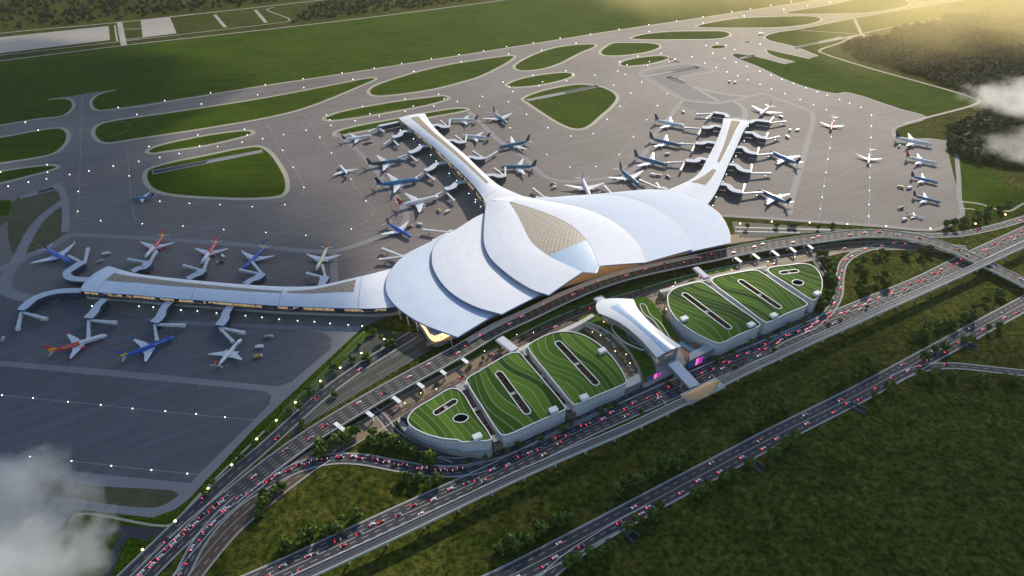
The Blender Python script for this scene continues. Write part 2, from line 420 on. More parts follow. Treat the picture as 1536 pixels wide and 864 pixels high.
# mown airfield grass
AG = [(-700, 250), (-700, 60), (0, 92), (380, 47), (780, -3), (1400, -85), (2100, -130), (2300, -20), (1620, -12), (1467, 17), (1292, 51), (1232, 78), (1467, 152), (1388, 176), (1345, 192), (1430, 212), (1500, 268), (1536, 300), (1536, 320), (1445, 322), (1399, 346), (1090, 325), (700, 300), (560, 470), (548, 494), (398, 640), (270, 778), (240, 788), (112, 772), (20, 880), (-300, 1000), (-900, 700)]
sheet('airfield_grass', AG, .04, 'airfield_grass', False)
# all paved surface of the airfield
PV = [(-700, 300), (-200, 219), (0, 188), (60, 178), (93, 174), (106, 166), (111, 157), (103, 148), (88, 147.5), (72, 149.5), (100, 145), (135, 139), (175, 134.5), (152, 140), (139, 148), (137, 158), (150, 166),
      (380, 131), (510, 111.5), (640, 91), (780, 69), (916, 47), (1056, 26), (1160, 10), (1227, 0), (1536, -45), (1536, -20), (1445, 0), (1370, 12), (1282, 27), (1201, 43), (1162, 49), (1147, 55), (1152, 60), (1191, 70), (1227, 84), (1214, 88), (1160, 76), (1151, 74), (1150, 78), (1160, 84), (1192, 93), (1178, 96), (1136, 85), (1101, 80), (1098, 84), (1136, 100), (1188, 124), (1224, 135), (1256, 141), (1271, 139), (1350, 164), (1388, 175), (1344, 191), (1340, 199), (1347, 208), (1418, 211), (1439, 298), (1443, 322), (1428, 334), (1399, 345), (1318, 339), (1188, 330), (1080, 323), (900, 330), (700, 420), (544, 491), (380, 644), (284, 748), (263, 764), (229, 777), (146, 767), (112, 765), (34, 864), (-60, 980), (-900, 800)]
sheet('apron', PV, .08, 'apron', False)
def band(pts, w, z, ma, name='shoulder_strip', closed=False, per=6, side=0):
    z = zz(z); q = catmull(PP(pts), closed, per); m = MB()
    m.ring(atz(offs(q, -w/2+side, closed), z), atz(offs(q, w/2+side, closed), z), 0, closed); return struct(m.build(name, ma))
# pale shoulders round the pavement edge
i0 = 1
segs = [PV[1:6]+PV[6:9]+[PV[9]], PV[12:32], PV[32:37], PV[38:40]]
band(PV[1:10], 7, .11, 'shoulder', per=3); band(PV[12:25], 7, .11, 'shoulder', per=3)
band([(1445, 0), (1370, 12), (1282, 27), (1201, 43), (1162, 49), (1147, 55), (1152, 60), (1191, 70), (1227, 84)], 6, .11, 'shoulder')
band([(1214, 88), (1160, 76), (1151, 74), (1150, 78), (1160, 84), (1192, 93)], 5, .11, 'shoulder')
band([(1178, 96), (1136, 85), (1101, 80), (1098, 84), (1136, 100), (1188, 124), (1224, 135), (1256, 141), (1271, 139), (1350, 164), (1388, 175), (1344, 191), (1340, 199), (1347, 208), (1418, 211), (1439, 298), (1443, 322), (1428, 334), (1399, 345), (1318, 339), (1188, 330), (1080, 323)], 8, .11, 'shoulder_grey', per=3)
ISL = [
 [(-120, 222), (0, 207), (60, 196), (88, 193), (98, 199), (99, 208), (90, 222), (75, 231), (0, 244), (-120, 262)],
 [(-90, 272), (0, 258), (40, 252), (75, 249), (84, 251), (70, 256), (40, 264), (0, 274), (-90, 292)],
 [(143, 199), (147, 190), (160, 184), (260, 169), (400, 147), (510, 126), (555, 117.5), (562, 118), (536, 130), (458, 161), (406, 174.5), (312, 191), (200, 208), (161, 213.5), (149, 209)],
 [(555, 138), (562, 130), (614, 112), (666, 99), (720, 90), (768, 84), (770, 86), (718, 114.6), (690, 123), (650, 133), (588, 142), (563, 143)],
 [(488, 178), (510, 169), (588, 154), (640, 147), (664, 144.5), (671, 147), (653, 154), (588, 167), (523, 177.5), (497, 180)],
 [(504, 201), (512, 196), (540, 189), (588, 180), (640, 170), (687, 163), (700, 164), (690, 167), (640, 176), (585, 188), (523, 200), (508, 203)],
 [(224, 226), (240, 219), (299, 206), (340, 199.5), (372, 197), (377, 200), (346, 209), (300, 219), (250, 226), (228, 229)],
 [(221, 262), (226, 254), (260, 244), (310, 234), (364, 223), (388, 221), (402, 229), (414, 244), (427, 270), (425.6, 288), (419, 293), (380, 296.5), (338, 296), (260, 291), (234, 284), (223, 273)],
 [(786, 149), (807, 139), (851, 129), (872, 127), (898, 130), (916, 137), (924, 146), (916, 159), (900, 173), (877, 191), (864, 193), (846, 187.5), (812, 167), (793, 154)],
 [(773, 101), (786, 90), (825, 74), (859, 68), (890, 67), (892, 69), (869, 79), (838, 95), (812, 103), (783, 105.5)],
 [(762, 128), (781, 119), (825, 111), (854, 109.5), (858, 113), (838, 121), (799, 128.5), (767, 130)],
 [(902, 78), (908, 72), (921, 65), (950, 64.5), (980, 65.5), (989, 69), (973, 77), (929, 83), (907, 82.5)],
 [(931, 96), (942, 90), (981, 84.4), (999, 84.6), (1002, 87), (981, 94), (955, 98), (936, 98.5)],
 [(948, 57.5), (965, 52), (1007, 47.6), (1050, 47), (1085, 47.3), (1094, 51), (1083, 57), (1020, 58.8), (960, 58.6)],
 [(1045, 40), (1098, 28.8), (1160, 25.3), (1222, 25), (1231, 28.6), (1217, 35), (1190, 39), (1162, 41), (1100, 41.5), (1055, 41)],
 [(1178, 19.5), (1240, 8.5), (1300, -4), (1340, -6), (1363, 4), (1355, 10), (1297, 19), (1230, 20.3), (1190, 20.3)],
 [(1370, -2), (1420, -12), (1450, -14), (1430, -5), (1396, 1.5), (1378, 1.5)],
 [(1067, 70.5), (1073, 68.3), (1085, 68.5), (1088, 70.5), (1080, 72.5), (1070, 72.5)],
 [(1116, 63.2), (1121, 62), (1126, 63.2), (1121, 64.5)]]
for k, p in enumerate(ISL):
    q = ccw(catmull(PP(p), True, 4)); w = 8.5 if k < 17 else 4
    mm = MB(); mm.ring(atz(offs(q, .1, True), .15), atz(offs(q, -w, True), .15), 0, True)
    struct(mm.build('shoulder_strip', 'shoulder'))
    mm = MB(); mm.poly(atz(q, .16)); struct(mm.build('grass_island', 'airfield_grass'))
# sunken service ramps cut through the islands
def ramp_trench(a, b, w, label, za=.2):
    A, B = P(*a), P(*b); d = (B-A).normalized(); n = Vector((-d.y, d.x, 0))
    t = thing('service_ramp', label, 'ramp', (A.x, A.y, 0), 'service ramps on the airfield')
    mm = MB(); mm.poly([atz([A-n*w], .22)[0], atz([B-n*w*.9], .22)[0], atz([B+n*w*.9], .22)[0], atz([A+n*w], .22)[0]]); mm.build('ramp_surface', 'shoulder_grey', t)
    mm = MB(); mm.beam(A+n*w+Vector((0, 0, .9)), A.lerp(B, .75)+n*w+Vector((0, 0, .4)), .8, 1.8, h2=.6); mm.beam(A-n*w+Vector((0, 0, .9)), A.lerp(B, .75)-n*w+Vector((0, 0, .4)), .8, 1.8, h2=.6)
    mm.build('retaining_wall', 'concrete', t)
    mm = MB(); mm.beam(A-n*w+Vector((0, 0, 1.4)), A+n*w+Vector((0, 0, 1.4)), 1.2, 2.8); mm.build('headwall', 'concrete', t)
    mm = MB(); mm.poly([p+Vector((0, 0, .30)) for p in (A-n*(w-1), A.lerp(B, .45)-n*(w-1), A.lerp(B, .5)+n*(w-1), A+n*(w-1))]); mm.build('tunnel_mouth', 'black' if False else 'asphalt', t)
ramp_trench((229, 259.5), (394, 226.5), 8, 'grey ramp across the large oval lawn left of the piers')
ramp_trench((896, 130), (790, 150.5), 8, 'grey ramp across the triangular lawn above the centre apron')
ramp_trench((1046, 101), (968, 114.5), 7, 'dark ramp in the fenced patch above the right pier')
ramp_trench((1003, 116), (1053, 134.5), 6, 'short slanting ramp beside the dark ramp above the right pier')
ramp_trench((1130, 84), (1110, 87.5), 5, 'tiny ramp in the grass at the upper right apron corner')
ramp_trench((82, 283), (30, 296), 8, 'grey ramp at the left edge beside the brown verge')
ramp_trench((1195, 72), (1262, 55), 5, 'pale ramp on the grass below the far crossroads')
# tinted aprons and service strips
sheet('apron_field', [(1026, 150), (1078, 155), (1098, 151), (1112, 158), (1110, 174), (1085, 174), (1040, 165), (1028, 160)], .12, 'apron_dark')
sheet('verge', [(968, 112), (1010, 97), (1046, 97), (1062, 103), (1020, 114), (1028, 121), (1065, 136), (1100, 143), (1108, 146), (1080, 152), (1030, 147)], .15, 'apron_dark', False)
sheet('verge', [(22, 300), (40, 290), (86, 285), (98, 310), (98, 352), (60, 372), (30, 386), (15, 370)], .12, 'verge_brown')
sheet('verge', [(-30, 306), (14, 300), (14, 330), (-30, 350)], .12, 'verge_brown')
sheet('grass_island', [(-30, 302), (17, 301), (14, 322), (-30, 330)], .16, 'airfield_grass', False)
SVC = [[(83, 276), (94, 290), (98, 308), (98, 348)], [(104, 352), (250, 359), (400, 370.5), (470, 377), (505, 376), (540, 366), (578, 351), (604, 338), (610, 322), (596, 298), (549, 239), (518, 210), (505, 200)],
       [(500, 377), (502, 428)], [(703, 167), (755, 216), (781, 232), (800, 249), (820, 266), (845, 272), (885, 270), (942, 259.5), (976, 212.6), (1005, 174.5), (1024, 150)],
       [(960, 112), (985, 127), (1028, 150), (1078, 154.5), (1098, 152), (1112, 159), (1118, 170), (1116, 178)], [(960, 112), (966, 106), (1008, 98), (1034, 96), (1072, 106), (1026, 115), (1022, 119), (1065, 137), (1107, 143.5), (1125, 145)],
       [(1098, 152), (1125, 145), (1143, 141), (1165, 148), (1214, 167), (1219, 172), (1206, 232), (1188, 296), (1183, 322)], [(1003, 118), (1030, 126), (1078, 152)],
       [(104, 352), (70, 374), (40, 384), (24, 395), (-60, 420)], [(98, 300), (60, 330), (20, 400)], [(24, 395), (8, 420), (10, 436), (40, 447), (90, 450)]]
for k, s in enumerate(SVC): band(s, 11 if k < 8 else 16, .18, 'shoulder_grey', per=5)
# lower left apron, its pale edge and the darker parking fields
sheet('apron_edge', [(-300, 560), (60, 470), (250, 480), (430, 488), (544, 491), (380, 644), (284, 748), (263, 764), (229, 776), (146, 767), (112, 765), (34, 864), (-60, 980), (-600, 900)], .12, 'shoulder_grey', False)
sheet('apron_field', [(-400, 470), (60, 440), (240, 485), (380, 492), (458, 495.5), (485, 499), (498, 508), (495, 524), (470, 545), (438, 572), (419, 579), (398, 578), (182, 556), (0, 541), (-400, 520)], .16, 'apron_dark', False)
sheet('apron_field', [(-400, 530), (0, 549), (182, 566), (380, 585), (400, 588), (407, 594), (405, 605), (380, 631), (298, 711), (286, 725), (146, 711), (0, 694), (-400, 665)], .16, 'apron_dark', False)
sheet('verge', [(-300, 700), (0, 711), (146, 729), (268, 740.5), (256, 752), (234, 761), (120, 750), (0, 736), (-300, 712)], .16, 'verge_brown')
sheet('lawn', [(112, 770), (240, 783), (262, 775), (275, 780), (230, 830), (185, 880), (-20, 900)], .15, 'airfield_grass', False)
band([(547, 497), (398, 645), (290, 752), (262, 785), (245, 789), (115, 772), (104, 783)], 2.5, .2, 'shoulder', 'path')
# faint taxi lines
def line(pts, ma='line_faint', w=.55, z=.22, per=6): return band(pts, w, z, ma, 'taxi_line', per=per)
LN = [[(123.7, 142), (121, 210), (119, 290), (116.5, 318), (120, 328), (151, 331.5), (400, 348), (455, 352), (505, 350), (540, 338), (561, 315), (549, 301), (493, 225), (455.5, 172)],
      [(190, 219), (194, 264), (197.5, 299), (203, 333)], [(195, 320), (214, 336)], [(120, 288), (160, 294), (240, 302), (285, 305), (330, 307), (380, 310), (430, 307), (452, 294), (455, 281), (440, 250), (421, 225), (399, 182)],
      [(1001, 141), (970, 180), (937, 221), (925, 237), (895, 250), (855, 250), (820, 232), (785, 203), (765, 193), (740, 175)], [(963, 125), (930, 165), (910, 185), (890, 200), (856, 204), (822, 192), (790, 172), (763, 153), (720, 145)],
      [(1306.6, 172), (1306, 200), (1303, 338)], [(1251, 172), (1246, 210), (1238, 260), (1228, 330)], [(-150, 580), (3, 593), (100, 602.5), (200, 613), (300, 623), (384, 630)], [(-60, 674), (45, 685), (107, 691.5), (227, 705), (298, 712)],
      [(-150, 232), (105, 188), (390, 139), (620, 104), (780, 77.5), (1000, 42), (1160, 18), (1300, -6)], [(0, 257), (130, 230), (330, 195), (470, 167), (545, 132), (600, 115)], [(12, 280), (120, 253), (210, 240), (370, 213), (460, 190), (560, 170), (650, 158), (720, 140), (800, 137), (850, 120), (960, 105), (1100, 75)],
      [(1100, 86), (1200, 130), (1300, 166)], [(1090, 100), (1160, 134), (1251, 170), (1306, 190)]]
for l in LN: line(l)
def circle_line(x, y, rx):
    c = P(x, y); r = (P(x+rx, y)-c).length; q = [c+Vector((r*math.cos(a), r*math.sin(a), 0)) for a in [2*math.pi*k/40 for k in range(40)]]
    mm = MB(); mm.ring(atz(q, .22), atz(offs(q, .5, True), .22), 0, True); struct(mm.build('taxi_line', 'line_faint'))
for a in ((435, 185, 32), (155, 262, 36), (715, 127, 30), (900, 105, 26), (158, 195, 34)): circle_line(*a)
# far perimeter roads, pads
def froad(pts, w, z=.25, per=5, name='perimeter_road', ma='concrete_road'): return band(pts, w, z, ma, name, per=per)
froad([(-300, 128), (0, 91.5), (183, 68.5), (380, 46.5), (580, 23), (758, 0), (900, -18)], 7)
froad([(-300, 86), (0, 50), (180, 33.5), (400, 9.5), (484, 0), (600, -14)], 7)
froad([(-300, 118), (0, 83), (183, 62), (380, 39), (404, 36), (435, 31), (400, 14), (411, 11)], 5)
sheet('pad', [(-200, 82), (0, 56), (163, 39), (165, 60), (0, 80), (-200, 104)], .2, 'concrete_road', False)
sheet('pad', [(211, 30), (255, 26), (265, 50), (214, 56.5)], .2, 'concrete_road', False)
for a, b, w in (((179, 33), (186, 68), 16), ((172, 38), (176, 62), 5), ((186, 44), (212, 43), 6), ((186, 60), (216, 56), 6), ((322, 22), (338, 41), 11), ((383, 15), (399, 34), 11), ((255, 25), (322, 18), 5)):
    froad([a, b], w, .27, 1)
froad([(1620, -10), (1536, 4), (1467, 18), (1292, 51), (1260, 64.5), (1232, 74), (1229, 77), (1240, 82), (1300, 101), (1467, 150), (1466, 155), (1388, 177), (1356, 186)], 7)
froad([(1193, 71), (1292, 52), (1313, 56)], 13, .28, 1); froad([(1201, 45.5), (1286, 51)], 5, .29, 1); froad([(1282, 28.6), (1292, 51), (1306, 62)], 10, .31, 1)
froad([(1440, 302), (1470, 306), (1508, 317), (1536, 305), (1600, 280)], 4, .2, name='path'); froad([(1438, 312), (1462, 314)], 3, .2, name='path')
# ------------------------------------------------------------------ roads
ROADS = {}
def road(name, label, pts, w, z=.3, lanes=4, ma='asphalt', deck=0.0, cat='road', per=7, kerb=True, pillars=0, parapet=0.0, ramp=0):
    if deck:
        px_ = catmull([Vector((x, y, 0)) for x, y in pts], False, 10); g0 = [P(v.x, v.y, 0) for v in px_]; s_ = [0]
        for u_, v_ in zip(g0, g0[1:]): s_.append(s_[-1]+(v_-u_).length)
        q = []
        for v, s in zip(px_, s_):
            f = min(1, s/ramp) if ramp else 1; f = f*f*(3-2*f); q.append(P(v.x, v.y, .5+(deck-.5)*f))
    else: q = [Vector((p.x, p.y, z)) for p in catmull(PP(pts, 0), False, per)]
    n = max(12, int(plen(q)/12)); q = resample(q, n)
    ROADS[name] = (q, w, deck or z)
    def up(l, dz): return [p+Vector((0, 0, dz)) for p in l]
    L, Rr = offs(q, -w/2), offs(q, w/2)
    if deck == 0:
        mm = MB(); mm.ring(L, Rr, 0, False); par = struct(mm.build('road', ma))
    else:
        t = thing('road_viaduct' if 'rail' not in name else 'rail_viaduct', label, cat, (q[n//2].x, q[n//2].y, 0)); par = t
        mm = MB(); mm.ring(L, Rr, 0, False); mm.build('deck_surface', ma, t)
        mm = MB(); lo = -1.6
        for s in (-1, 1):
            e = offs(q, s*w/2); e2 = offs(q, s*(w/2+.7)); a = up(e, parapet); b = up(e2, parapet); c = up(e2, lo); d = up(e, -.1)
            mm.ring(a, b, 0, False); mm.ring(b, c, 0, False); mm.ring(d, a, 0, False)
        mm.ring(up(offs(q, -w/2-.7), lo), up(offs(q, w/2+.7), lo), 0, False); mm.build('parapet', 'kerb', t)
        if pillars:
            step = max(1, int(pillars/12))
            for k in range(step//2, n, step):
                p = q[k]; d = (q[min(k+1, n-1)]-q[max(k-1, 0)]).normalized(); nn = Vector((-d.y, d.x, 0)).normalized(); mm = MB()
                if p.z < 5: continue
                mm.tube((p.x, p.y, 0), (p.x, p.y, p.z-3.2), 1.1, n=8)
                mm.beam(p-nn*w*.42+Vector((0, 0, -2.4)), p+nn*w*.42+Vector((0, 0, -2.4)), 2.0, 1.6); mm.build('pillar', 'concrete_light', t)
    if kerb and deck == 0:
        mm = MB()
        for s in (-1, 1):
            e = offs(q, s*w/2); e2 = offs(q, s*(w/2+.8)); mm.ring(up(e, .14), up(e2, .14), 0, False); mm.ring(e, up(e, .14), 0, False)
        mm.build('kerb', 'kerb', par)
    if lanes > 1:
        mm = MB(); lw = w/lanes
        for l in range(1, lanes):
            off = -w/2+l*lw; solid = (lanes >= 4 and l*2 == lanes)
            pts2 = resample(offs(q, off), int(plen(q)/6)); nn = normals(pts2)
            for k in range(0, len(pts2)-1, 1 if solid else 2):
                a, b = pts2[k], pts2[k+1]; h = .16 if not solid else .2; u = Vector((0, 0, .03))
                mm.face([a-nn[k]*h+u, b-nn[k]*h+u, b+nn[k]*h+u, a+nn[k]*h+u])
        for s in (-1, 1):
            e = offs(q, s*(w/2-.7)); e2 = offs(q, s*(w/2-1.0)); mm.ring(up(e, .03), up(e2, .03), 0, False)
        mm.build('lane_marking', 'paint', par)
    return par
DZ = 9.0
road('frontage', '', [(120, 930), (190, 864), (250, 806), (330, 728), (400, 668), (455, 618), (500, 580), (545, 548), (590, 520), (620, 502)], 14, .30, 2)
road('left_cut', '', [(262, 800), (240, 800), (190, 795), (158, 798), (130, 820), (100, 860), (80, 900)], 9, .27, 1, kerb=False)
road('left_cut2', '', [(225, 806), (195, 800), (180, 815), (165, 850), (150, 890)], 9, .28, 1, kerb=False)
road('arrival', '', [(255, 900), (300, 842), (345, 790), (400, 743), (452, 703), (505, 668), (560, 636), (620, 600), (690, 563), (760, 526), (830, 489), (900, 461), (960, 444), (1010, 428), (1060, 415), (1120, 402), (1190, 388), (1245, 374), (1330, 368), (1420, 373)], 24, .33, 4, 'asphalt_brown')
road('main_low', '', [(150, 935), (215, 864), (300, 782), (350, 742)], 20, .36, 4)
road('swing', '', [(245, 900), (272, 864), (300, 812), (350, 757), (400, 725), (445, 702), (495, 689), (540, 689), (590, 698), (640, 706), (692, 706.5), (735, 697)], 13, .39, 3)
road('highway', '', [(150, 985), (270, 925), (413, 862), (510, 817), (604, 773), (742, 710), (864, 649), (981, 597), (1070, 556), (1160, 517), (1282, 465), (1386, 422), (1450, 390), (1536, 350), (1700, 275)], 24, .42, 6)
road('front_street', '', [(640, 690), (690, 694), (760, 676), (820, 650), (900, 613), (980, 575), (1060, 541), (1130, 512), (1190, 487), (1225, 470)], 11, .31, 2)
road('lower_highway', '', [(560, 965), (680, 905), (780, 857), (890, 799), (1012, 734), (1098, 688.5), (1160, 655.5), (1290, 590), (1380, 541), (1455, 500), (1536, 456), (1700, 370)], 21, .34, 4)
road('lower_ramp', '', [(780, 930), (815, 872), (850, 840), (890, 813), (935, 786), (975, 765)], 10, .31, 2)
road('right_spur', '', [(1340, 569), (1372, 556), (1400, 550), (1436, 549), (1475, 553), (1536, 559.5), (1700, 575)], 10, .31, 2)
road('loop', '', [(1150, 524), (1175, 508), (1222, 487), (1245, 466), (1258, 441), (1260, 415), (1266, 394), (1282, 381), (1303, 373), (1340, 366), (1396, 367), (1450, 372)], 10, .45, 2)
road('upper_right', '', [(1180, 366), (1250, 352), (1330, 349), (1390, 353), (1435, 352), (1487, 342), (1536, 328), (1640, 290)], 12, .36, 3)
road('departures', 'elevated departures road curving past the front of the white terminal', [(345, 747), (385, 714), (420, 687), (455, 662), (492, 638), (562, 596), (620, 564), (690, 526), (744, 494), (792, 472), (845, 447), (890, 428), (940, 412), (1010, 396), (1060, 386), (1140, 370), (1220, 358.5), (1300, 350), (1360, 354), (1417, 369), (1475, 394), (1536, 424), (1640, 480), (1850, 600)], 21, 0, 5, 'asphalt_deck', DZ, 'viaduct', pillars=46, parapet=1.0, ramp=170)
road('rail_viaduct', 'long pale elevated railway running beside the trail of highway traffic', [(150, 1005), (300, 936), (455, 864), (604, 795), (760, 721), (850, 681), (942, 642), (1050, 590), (1136, 548), (1282, 482), (1425, 418), (1536, 367), (1720, 285)], 8.5, 0, 1, 'asphalt', 13.0, 'viaduct', pillars=38, parapet=1.3, kerb=True)
# verges of the rail track: two ballast slabs
q, w, base_ = ROADS['rail_viaduct']
vt = [o for o in COL.objects if o.name.startswith('rail_viaduct')][0]
for s in (-2.0, 2.0):
    mm = MB()
    for e in (-.75, .75): mm.ring(atz(offs(q, s+e-.15), base_+.25), atz(offs(q, s+e+.15), base_+.25), 0, False)
    mm.build('rail', 'steel', vt)
# green strip between terminal road and arrivals, and around
sheet('lawn', [(585, 590), (700, 545), (790, 500), (880, 460), (960, 435), (1100, 404), (1100, 398), (960, 428), (880, 448), (780, 490), (690, 533), (580, 586)], .35, 'lawn', False)
sheet('plaza', [(640, 520), (700, 498), (800, 450), (900, 408), (1000, 388), (1100, 366), (1110, 352), (1000, 350), (800, 400), (640, 490)], .3, 'plaza', False)
sheet('lawn', [(330, 800), (400, 758), (450, 722), (500, 699), (545, 700), (600, 712), (690, 716), (640, 740), (520, 800), (400, 850), (330, 880), (290, 880)], .05, 'field', False)
# car park left of the terminal
sheet('car_park', [(440, 655), (408, 640), (480, 575), (565, 496), (640, 500), (655, 520), (600, 552), (520, 600), (470, 630)], .2, 'carpark', False)
band([(549, 500), (400, 648)], 9, .22, 'lawn', 'lawn')
def bays(a, b, rows, w, name='parking_bay_marking'):
    A, B = P(*a), P(*b); d = (B-A).normalized(); n = Vector((-d.y, d.x, 0)); L = (B-A).length; mm = MB()
    for r in rows:
        k = 0
        while k*3.2 < L:
            p = A+d*(k*3.2)+n*r
            if noise.noise(Vector((k*.12, r*.1, 3))) > -.25: mm.face([atz([p-d*.18], .26)[0], atz([p+d*.18], .26)[0], atz([p+d*.18+n*w], .26)[0], atz([p-d*.18+n*w], .26)[0]])
            k += 1
    struct(mm.build(name, 'line_faint'))
bays((462, 640), (640, 533), (4, 11, 24, 31), 5.5); bays((440, 622), (560, 515), (5, 12), 5.5); bays((590, 537), (640, 507), (0, 8), 5.5)
sheet('car_park', [(1098, 332), (1180, 338), (1280, 345), (1180, 352), (1105, 362)], .2, 'carpark', False)
band([(1103, 341), (1250, 345)], 3, .28, 'kerb', 'path'); band([(1103, 347), (1200, 349)], 3, .28, 'kerb', 'path')
sheet('plaza', [(1245, 374), (1180, 386), (1100, 404), (1040, 418), (1040, 424), (1120, 410), (1215, 392), (1262, 380)], .34, 'plaza', False)
sheet('plaza', [(590, 598), (600, 590), (690, 548), (750, 520), (770, 522), (700, 560), (620, 604), (596, 612)], .36, 'plaza', False)
sheet('plaza', [(480, 668), (500, 652), (560, 622), (570, 630), (585, 645), (520, 668), (480, 690)], .35, 'plaza', False)
road('plaza_link', '', [(548, 608), (572, 625), (590, 648), (620, 668), (680, 688)], 9, .4, 2)
road('plaza_link2', '', [(1208, 372), (1222, 390), (1240, 415)], 7, .4, 1)
# green median with trees between the front street and the highway
band([(690, 702), (760, 685), (860, 640), (960, 594), (1060, 550), (1160, 505)], 5, .3, 'lawn', 'lawn')
# portals over the arrivals road
def portal(x, y, lab):
    p = P(x, y); d = (P(x+30, y+24)-p).normalized()
    o = thing('road_portal', lab, 'portal', (p.x, p.y, 0), 'white concrete portals over the arrivals road')
    mm = MB(); mm.beam(p-d*9+Vector((0, 0, 8)), p+d*9+Vector((0, 0, 8)), 4.5, 1.0); mm.build('crossbeam', 'white_paint', o)
    for s in (-1, 1):
        mm = MB(); mm.beam(p+d*8.5*s, p+d*8.5*s+Vector((0, 0, 7.5)), 1.2, 3); mm.build('post', 'white_paint', o)
for k, (x, y) in enumerate([(512, 648), (553, 626), (594, 605), (629, 583), (662, 563), (695, 546)]): portal(x, y, f'white concrete portal, {od(k)} from the left, over the brown road left of the green roofs')
for k, (x, y) in enumerate([(1104, 395), (1131, 390), (1160, 385.5), (1185.6, 380), (1211, 375)]): portal(x, y, f'white concrete portal, {od(k)} from the left, above the right green roofs')
# ================================================================== TERMINAL
TC = P(800, 400)
T = thing('airport_terminal', 'huge white terminal with layered petal roofs and three curving piers', 'airport terminal', (TC.x, TC.y, 0))
def surf(name, A, B, ma, parent, bulge=0.0, n=48, mt=12, thick=1.6, prof=None, trange=None, zoff=0.0, fascia='roof_fascia', bfun=None, edge_from=0, trim=None):
    """smooth sheet between two edge curves (Vectors with z); bulge lifts the middle"""
    A = resample(A, n); B = resample(B, n)
    def pt(i, t):
        p = A[i].lerp(B[i], t); bl = bulge if bfun is None else bulge*bfun(i/(n-1)); p = p.copy(); p.z += bl*(1-(2*t-1)**2)+zoff; return p
    vs = []; fs = []; uv = []
    dist = [0]
    for i in range(1, n): dist.append(dist[-1]+(A[i].lerp(B[i], .5)-A[i-1].lerp(B[i-1], .5)).length)
    for i in range(n):
        t0, t1 = (0, 1) if trange is None else trange(i/(n-1))
        wd = (B[i]-A[i]).length
        for j in range(mt+1):
            t = t0+(t1-t0)*j/mt; vs.append(pt(i, t)); uv.append((dist[i], t*wd))
    W = mt+1; mm = MB()
    for i in range(n-1):
        for j in range(mt): fs.append((i*W+j, (i+1)*W+j, (i+1)*W+j+1, i*W+j+1))
    # orientation upward
    a, b_, c = vs[fs[0][0]], vs[fs[0][1]], vs[fs[0][2]]
    if (b_-a).cross(c-a).z < 0: fs = [f[::-1] for f in fs]
    mm.add(vs, fs)
    for k, f in enumerate(fs): mm.uv[k] = [uv[x] for x in f]
    o = mm.build(name, ma, parent, smooth=True)
    if thick:
        rim = [i*W for i in range(n)]+[(n-1)*W+j for j in range(1, W)]+[i*W+mt for i in range(n-2, -1, -1)]+[j for j in range(mt-1, 0, -1)]
        top = [vs[k] for k in rim]; lo = [p-Vector((0, 0, thick)) for p in top]; m2 = MB(); m2.ring(top, lo, 0, True)
        under = [v-Vector((0, 0, thick)) for v in vs]; m2.add(under, [f[::-1] for f in fs])
        m2.build('roof_fascia', fascia, o)
    if trim:
        m3 = MB(); ev = []; iv = []
        seq = [(0, i) for i in range(n)] if trim in ('A',) else [(1, i) for i in range(n)]
        for s_, i in seq:
            t = 0 if s_ == 0 else 1; wd = (B[i]-A[i]).length; e = min(.3, .8/max(wd, 1)); ev.append(pt(i, t)+Vector((0, 0, .12))); iv.append(pt(i, t+e if t == 0 else t-e)+Vector((0, 0, .12)))
        m3.ring(ev, iv, 0, False)
        ev = [pt(n-1, j/mt)+Vector((0, 0, .12)) for j in range(mt+1)]; iv = [pt(n-2, j/mt) for j in range(mt+1)]; iv = [x+(y-x).normalized()*.7+Vector((0, 0, .0)) for x, y in zip(ev, iv)]
        m3.ring(ev, iv, 0, False); m3.build('roof_trim', 'roof_trim', o)
    return o, A, B
ZS = 46
def sc(pts, z0, z1=None, n=None):
    z1 = z0 if z1 is None else z1
    k = len(pts)-1; return catmull([P(x, y, z0+(z1-z0)*i/k) for i, (x, y) in enumerate(pts)], False, 8)
def tuck(curve, ref, d, dz):
    """same plan line pushed d metres towards ref and lowered"""
    n = 48; c = resample(curve, n); r = resample(ref, n); out = []
    for i in range(n):
        v = (r[i]-c[i]); v.z = 0; L = v.length; v = v.normalized() if L > 1e-3 else Vector((0, 0, 0)); p = c[i]+v*min(d, L*.5); p.z = c[i].z-dz; out.append(p)
    return out
# curves run from the back (pier side) to the front (road side)
zt = 40; zm = 34; zl = 28
L1o = sc([(728.6, 302), (725.6, 335), (725.6, 365), (734.6, 386.5), (752.7, 404.5), (776.8, 422.6), (800.9, 436), (823.4, 443)], 36, 34)
L1i = sc([(764, 304), (775.6, 322), (784.7, 340), (796.5, 362), (820, 382), (846, 395), (874.6, 408)], 40, 38)
R1i = sc([(768, 303), (791, 310), (825, 322), (856, 337.6), (877, 356), (887.6, 371.5), (899, 399)], 40, 38)
R1o = sc([(779, 292.8), (800, 297), (825, 301.7), (864, 309), (890, 316.8), (921.5, 332.4), (942, 348), (960.5, 368.9), (969.6, 393.6)], 35, 33)
L2o = sc([(690, 341), (664, 356), (650, 371), (647, 389.5), (650, 404.5), (665, 428.6), (686.5, 446.7), (716.6, 461.7), (752.7, 471.7)], 29, 28)
L3o = sc([(650, 363), (614, 378), (593, 395.5), (580, 416.6), (578, 434.6), (587, 452.7), (605, 469), (635, 487), (686.5, 506.3)], 22, 22)
R2o = sc([(812, 297.5), (864, 293), (906, 291), (937, 294.6), (968, 303.8), (994, 318), (1015, 335), (1031, 353), (1038.6, 374)], 28, 27)
R3o = sc([(926.7, 291), (955, 286), (981, 284), (1007, 286), (1041, 296), (1067, 310), (1085.5, 329.8), (1094.6, 348), (1096, 364.4)], 22, 22)
fade = lambda s: 1-.8*s**3
